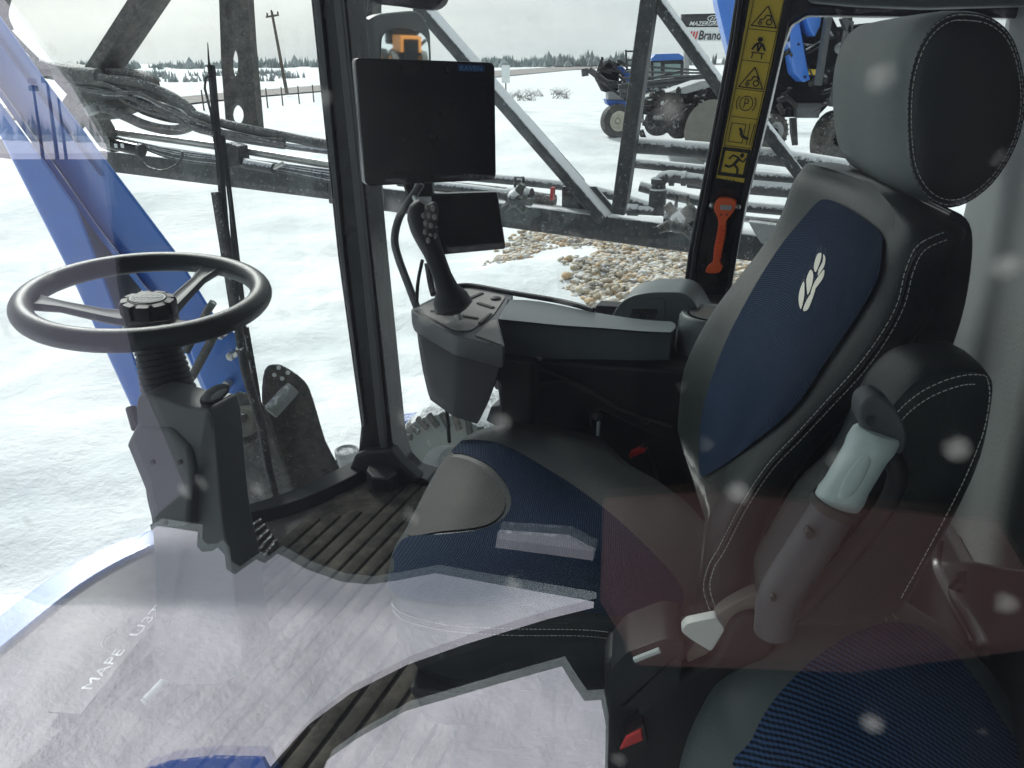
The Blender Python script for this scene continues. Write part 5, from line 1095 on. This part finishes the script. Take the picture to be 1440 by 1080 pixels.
# orange machine that the wing mirror shows
ot = thing('orange_machine', 'orange machine with dark cab, seen only in the wing mirror', 'machine', cb(-52, 15, GZ))
oc = cb(-52, 15, GZ)
def obx(n, m, f, l, z, a, c, d): MB().box(oc + cb(f, l, z), FV * a, LV * c, UP * d).build(n, m, ot, bevel=.08)
obx('hood', 'orange_d', 1.2, 0, 1.9, 1.2, .7, .5); obx('grille', 'dark', 2.42, 0, 1.8, .06, .5, .4); obx('cab_body', 'dark', -.8, 0, 2.6, .8, .85, .8); obx('cab_roof', 'orange_d', -.8, 0, 3.5, 1, 1, .1); obx('chassis', 'dark', .4, 0, 1.2, 2, .5, .3)
for f, l in ((1.5, -1), (1.5, 1), (-1, -1.1), (-1, 1.1)): wheel(ot, oc + cb(f, l, .75), LV, .75, .45, 'orange_d')
for k, (f, l) in enumerate(((-62, 8), (-66, 19), (-56, 23))):
    o_ = thing('parked_implement', ['dark folded implement left of the orange machine in the wing mirror', 'dark tall implement behind the orange machine in the wing mirror', 'dark implement right of the orange machine in the wing mirror'][k], 'implement', cb(f, l, GZ))
    b = MB(); rn = random.Random(k)
    for q in range(24): c = cb(f, l, GZ) + V((rn.uniform(-2.5, 2.5), rn.uniform(-1, 1), rn.uniform(.2, 3.2))); b.beam(c, c + V((rn.uniform(-1.5, 1.5), rn.uniform(-1, 1), rn.uniform(-1, 1))), .12, .12)
    b.build('frame', 'dark', o_)
# ---------------------------------------------------------------- added sheets and far poles that the door glass mirrors
PP = dpane(0, .8)
def refl(x, y, lat):
    d = ray(x, y).normalized(); hp_ = CAM + d * ((PP - CAM).dot(DN) / d.dot(DN)); r_ = d - 2 * d.dot(DN) * DN
    return hp_ + r_ * ((lat - hp_.dot(LV)) / r_.dot(LV))
gt_ = thing('grey_reflection_blocker', 'plain grey sheet added to dim reflections in the left part of the door glass', 'reflection blocker', refl(80, 500, -2.6))
MB().prism([refl(x, y, -2.6) for x, y in [(-90, 224), (140, 224), (170, 400), (240, 600), (280, 690), (225, 735), (0, 892), (-90, 950)]], LV * -.08).build('grey_blocker_sheet', 'shade_grey', gt_, smooth=0)  # added flat sheet, only dims the glass reflection at left
bk = thing('dark_reflection_blocker', 'dark sheet added close behind the viewer to block reflections in the door glass', 'machine', refl(700, 500, -.6))
BK = [(-40, -60), (100, 120), (150, 205), (165, 400), (190, 520), (225, 600), (262, 690), (214, 730), (212, 738), (278, 748), (277, 768), (284, 776), (298, 775), (304, 768), (316, 780), (318, 800), (330, 808), (344, 798), (346, 780), (372, 792), (384, 776), (398, 782), (430, 800), (480, 818), (520, 822), (560, 816), (612, 806), (700, 822), (835, 846), (835, 868), (760, 886), (640, 922), (560, 950), (480, 990), (420, 1034), (370, 1090), (300, 1200), (400, 1200), (450, 1076), (500, 1040), (570, 1000), (700, 962), (790, 937), (808, 966), (822, 986), (845, 984), (852, 1020), (848, 1200), (1490, 1200), (1490, -60)]
MB().prism([refl(x, y, -.6) for x, y in BK], LV * -.04).build('dark_blocker_sheet', 'dark', bk, smooth=0)  # added blocker, cut to the edge of the bright glass reflection
MB().prism([refl(x, y, -.585) for x, y in [(850, 700), (1000, 690), (1400, 730), (1500, 900), (1200, 940), (900, 930), (846, 840)]], LV * .012).build('jacket_reflection_sheet', 'brown', bk, smooth=0)  # added sheet in place of a red-brown jacket reflected in the glass
MB().prism([refl(x, y, -.58) for x, y in [(190, 1100), (205, 1080), (240, 1069), (300, 1062), (372, 1063), (392, 1100)]], LV * .01).build('blue_reflection_sheet', 'blue_d', bk, smooth=0)  # added blue sheet that makes the reflected arc at the bottom
for q in ([(703, 745), (800, 752), (838, 772), (836, 784), (770, 775), (700, 766)],): MB().prism([refl(x, y, -.585) for x, y in q], LV * .012).build('pale_reflection_sheet', 'dust_w', bk, smooth=0)  # added pale sheet that makes the light band reflected over the seat
for x, yb, dd in ((47, 124, 70), (66, 112, 60), (82, 138, 75)):
    a = refl(x, yb, -dd); c = a.copy(); c.z = GZ
    o_ = thing('yard_light_pole', 'tall yard light pole mirrored on the blue arm, ' + {47: 'the short left one', 66: 'the tallest middle one', 82: 'the right one'}[x], 'pole', c)
    MB().tube([c, a], [.22, .14], 8).build('pole', 'wood', o_)
    if x != 82: MB().box(a, V((.8, 0, 0)), V((0, .3, 0)), UP * .3).build('lamp_head', 'dark', o_)
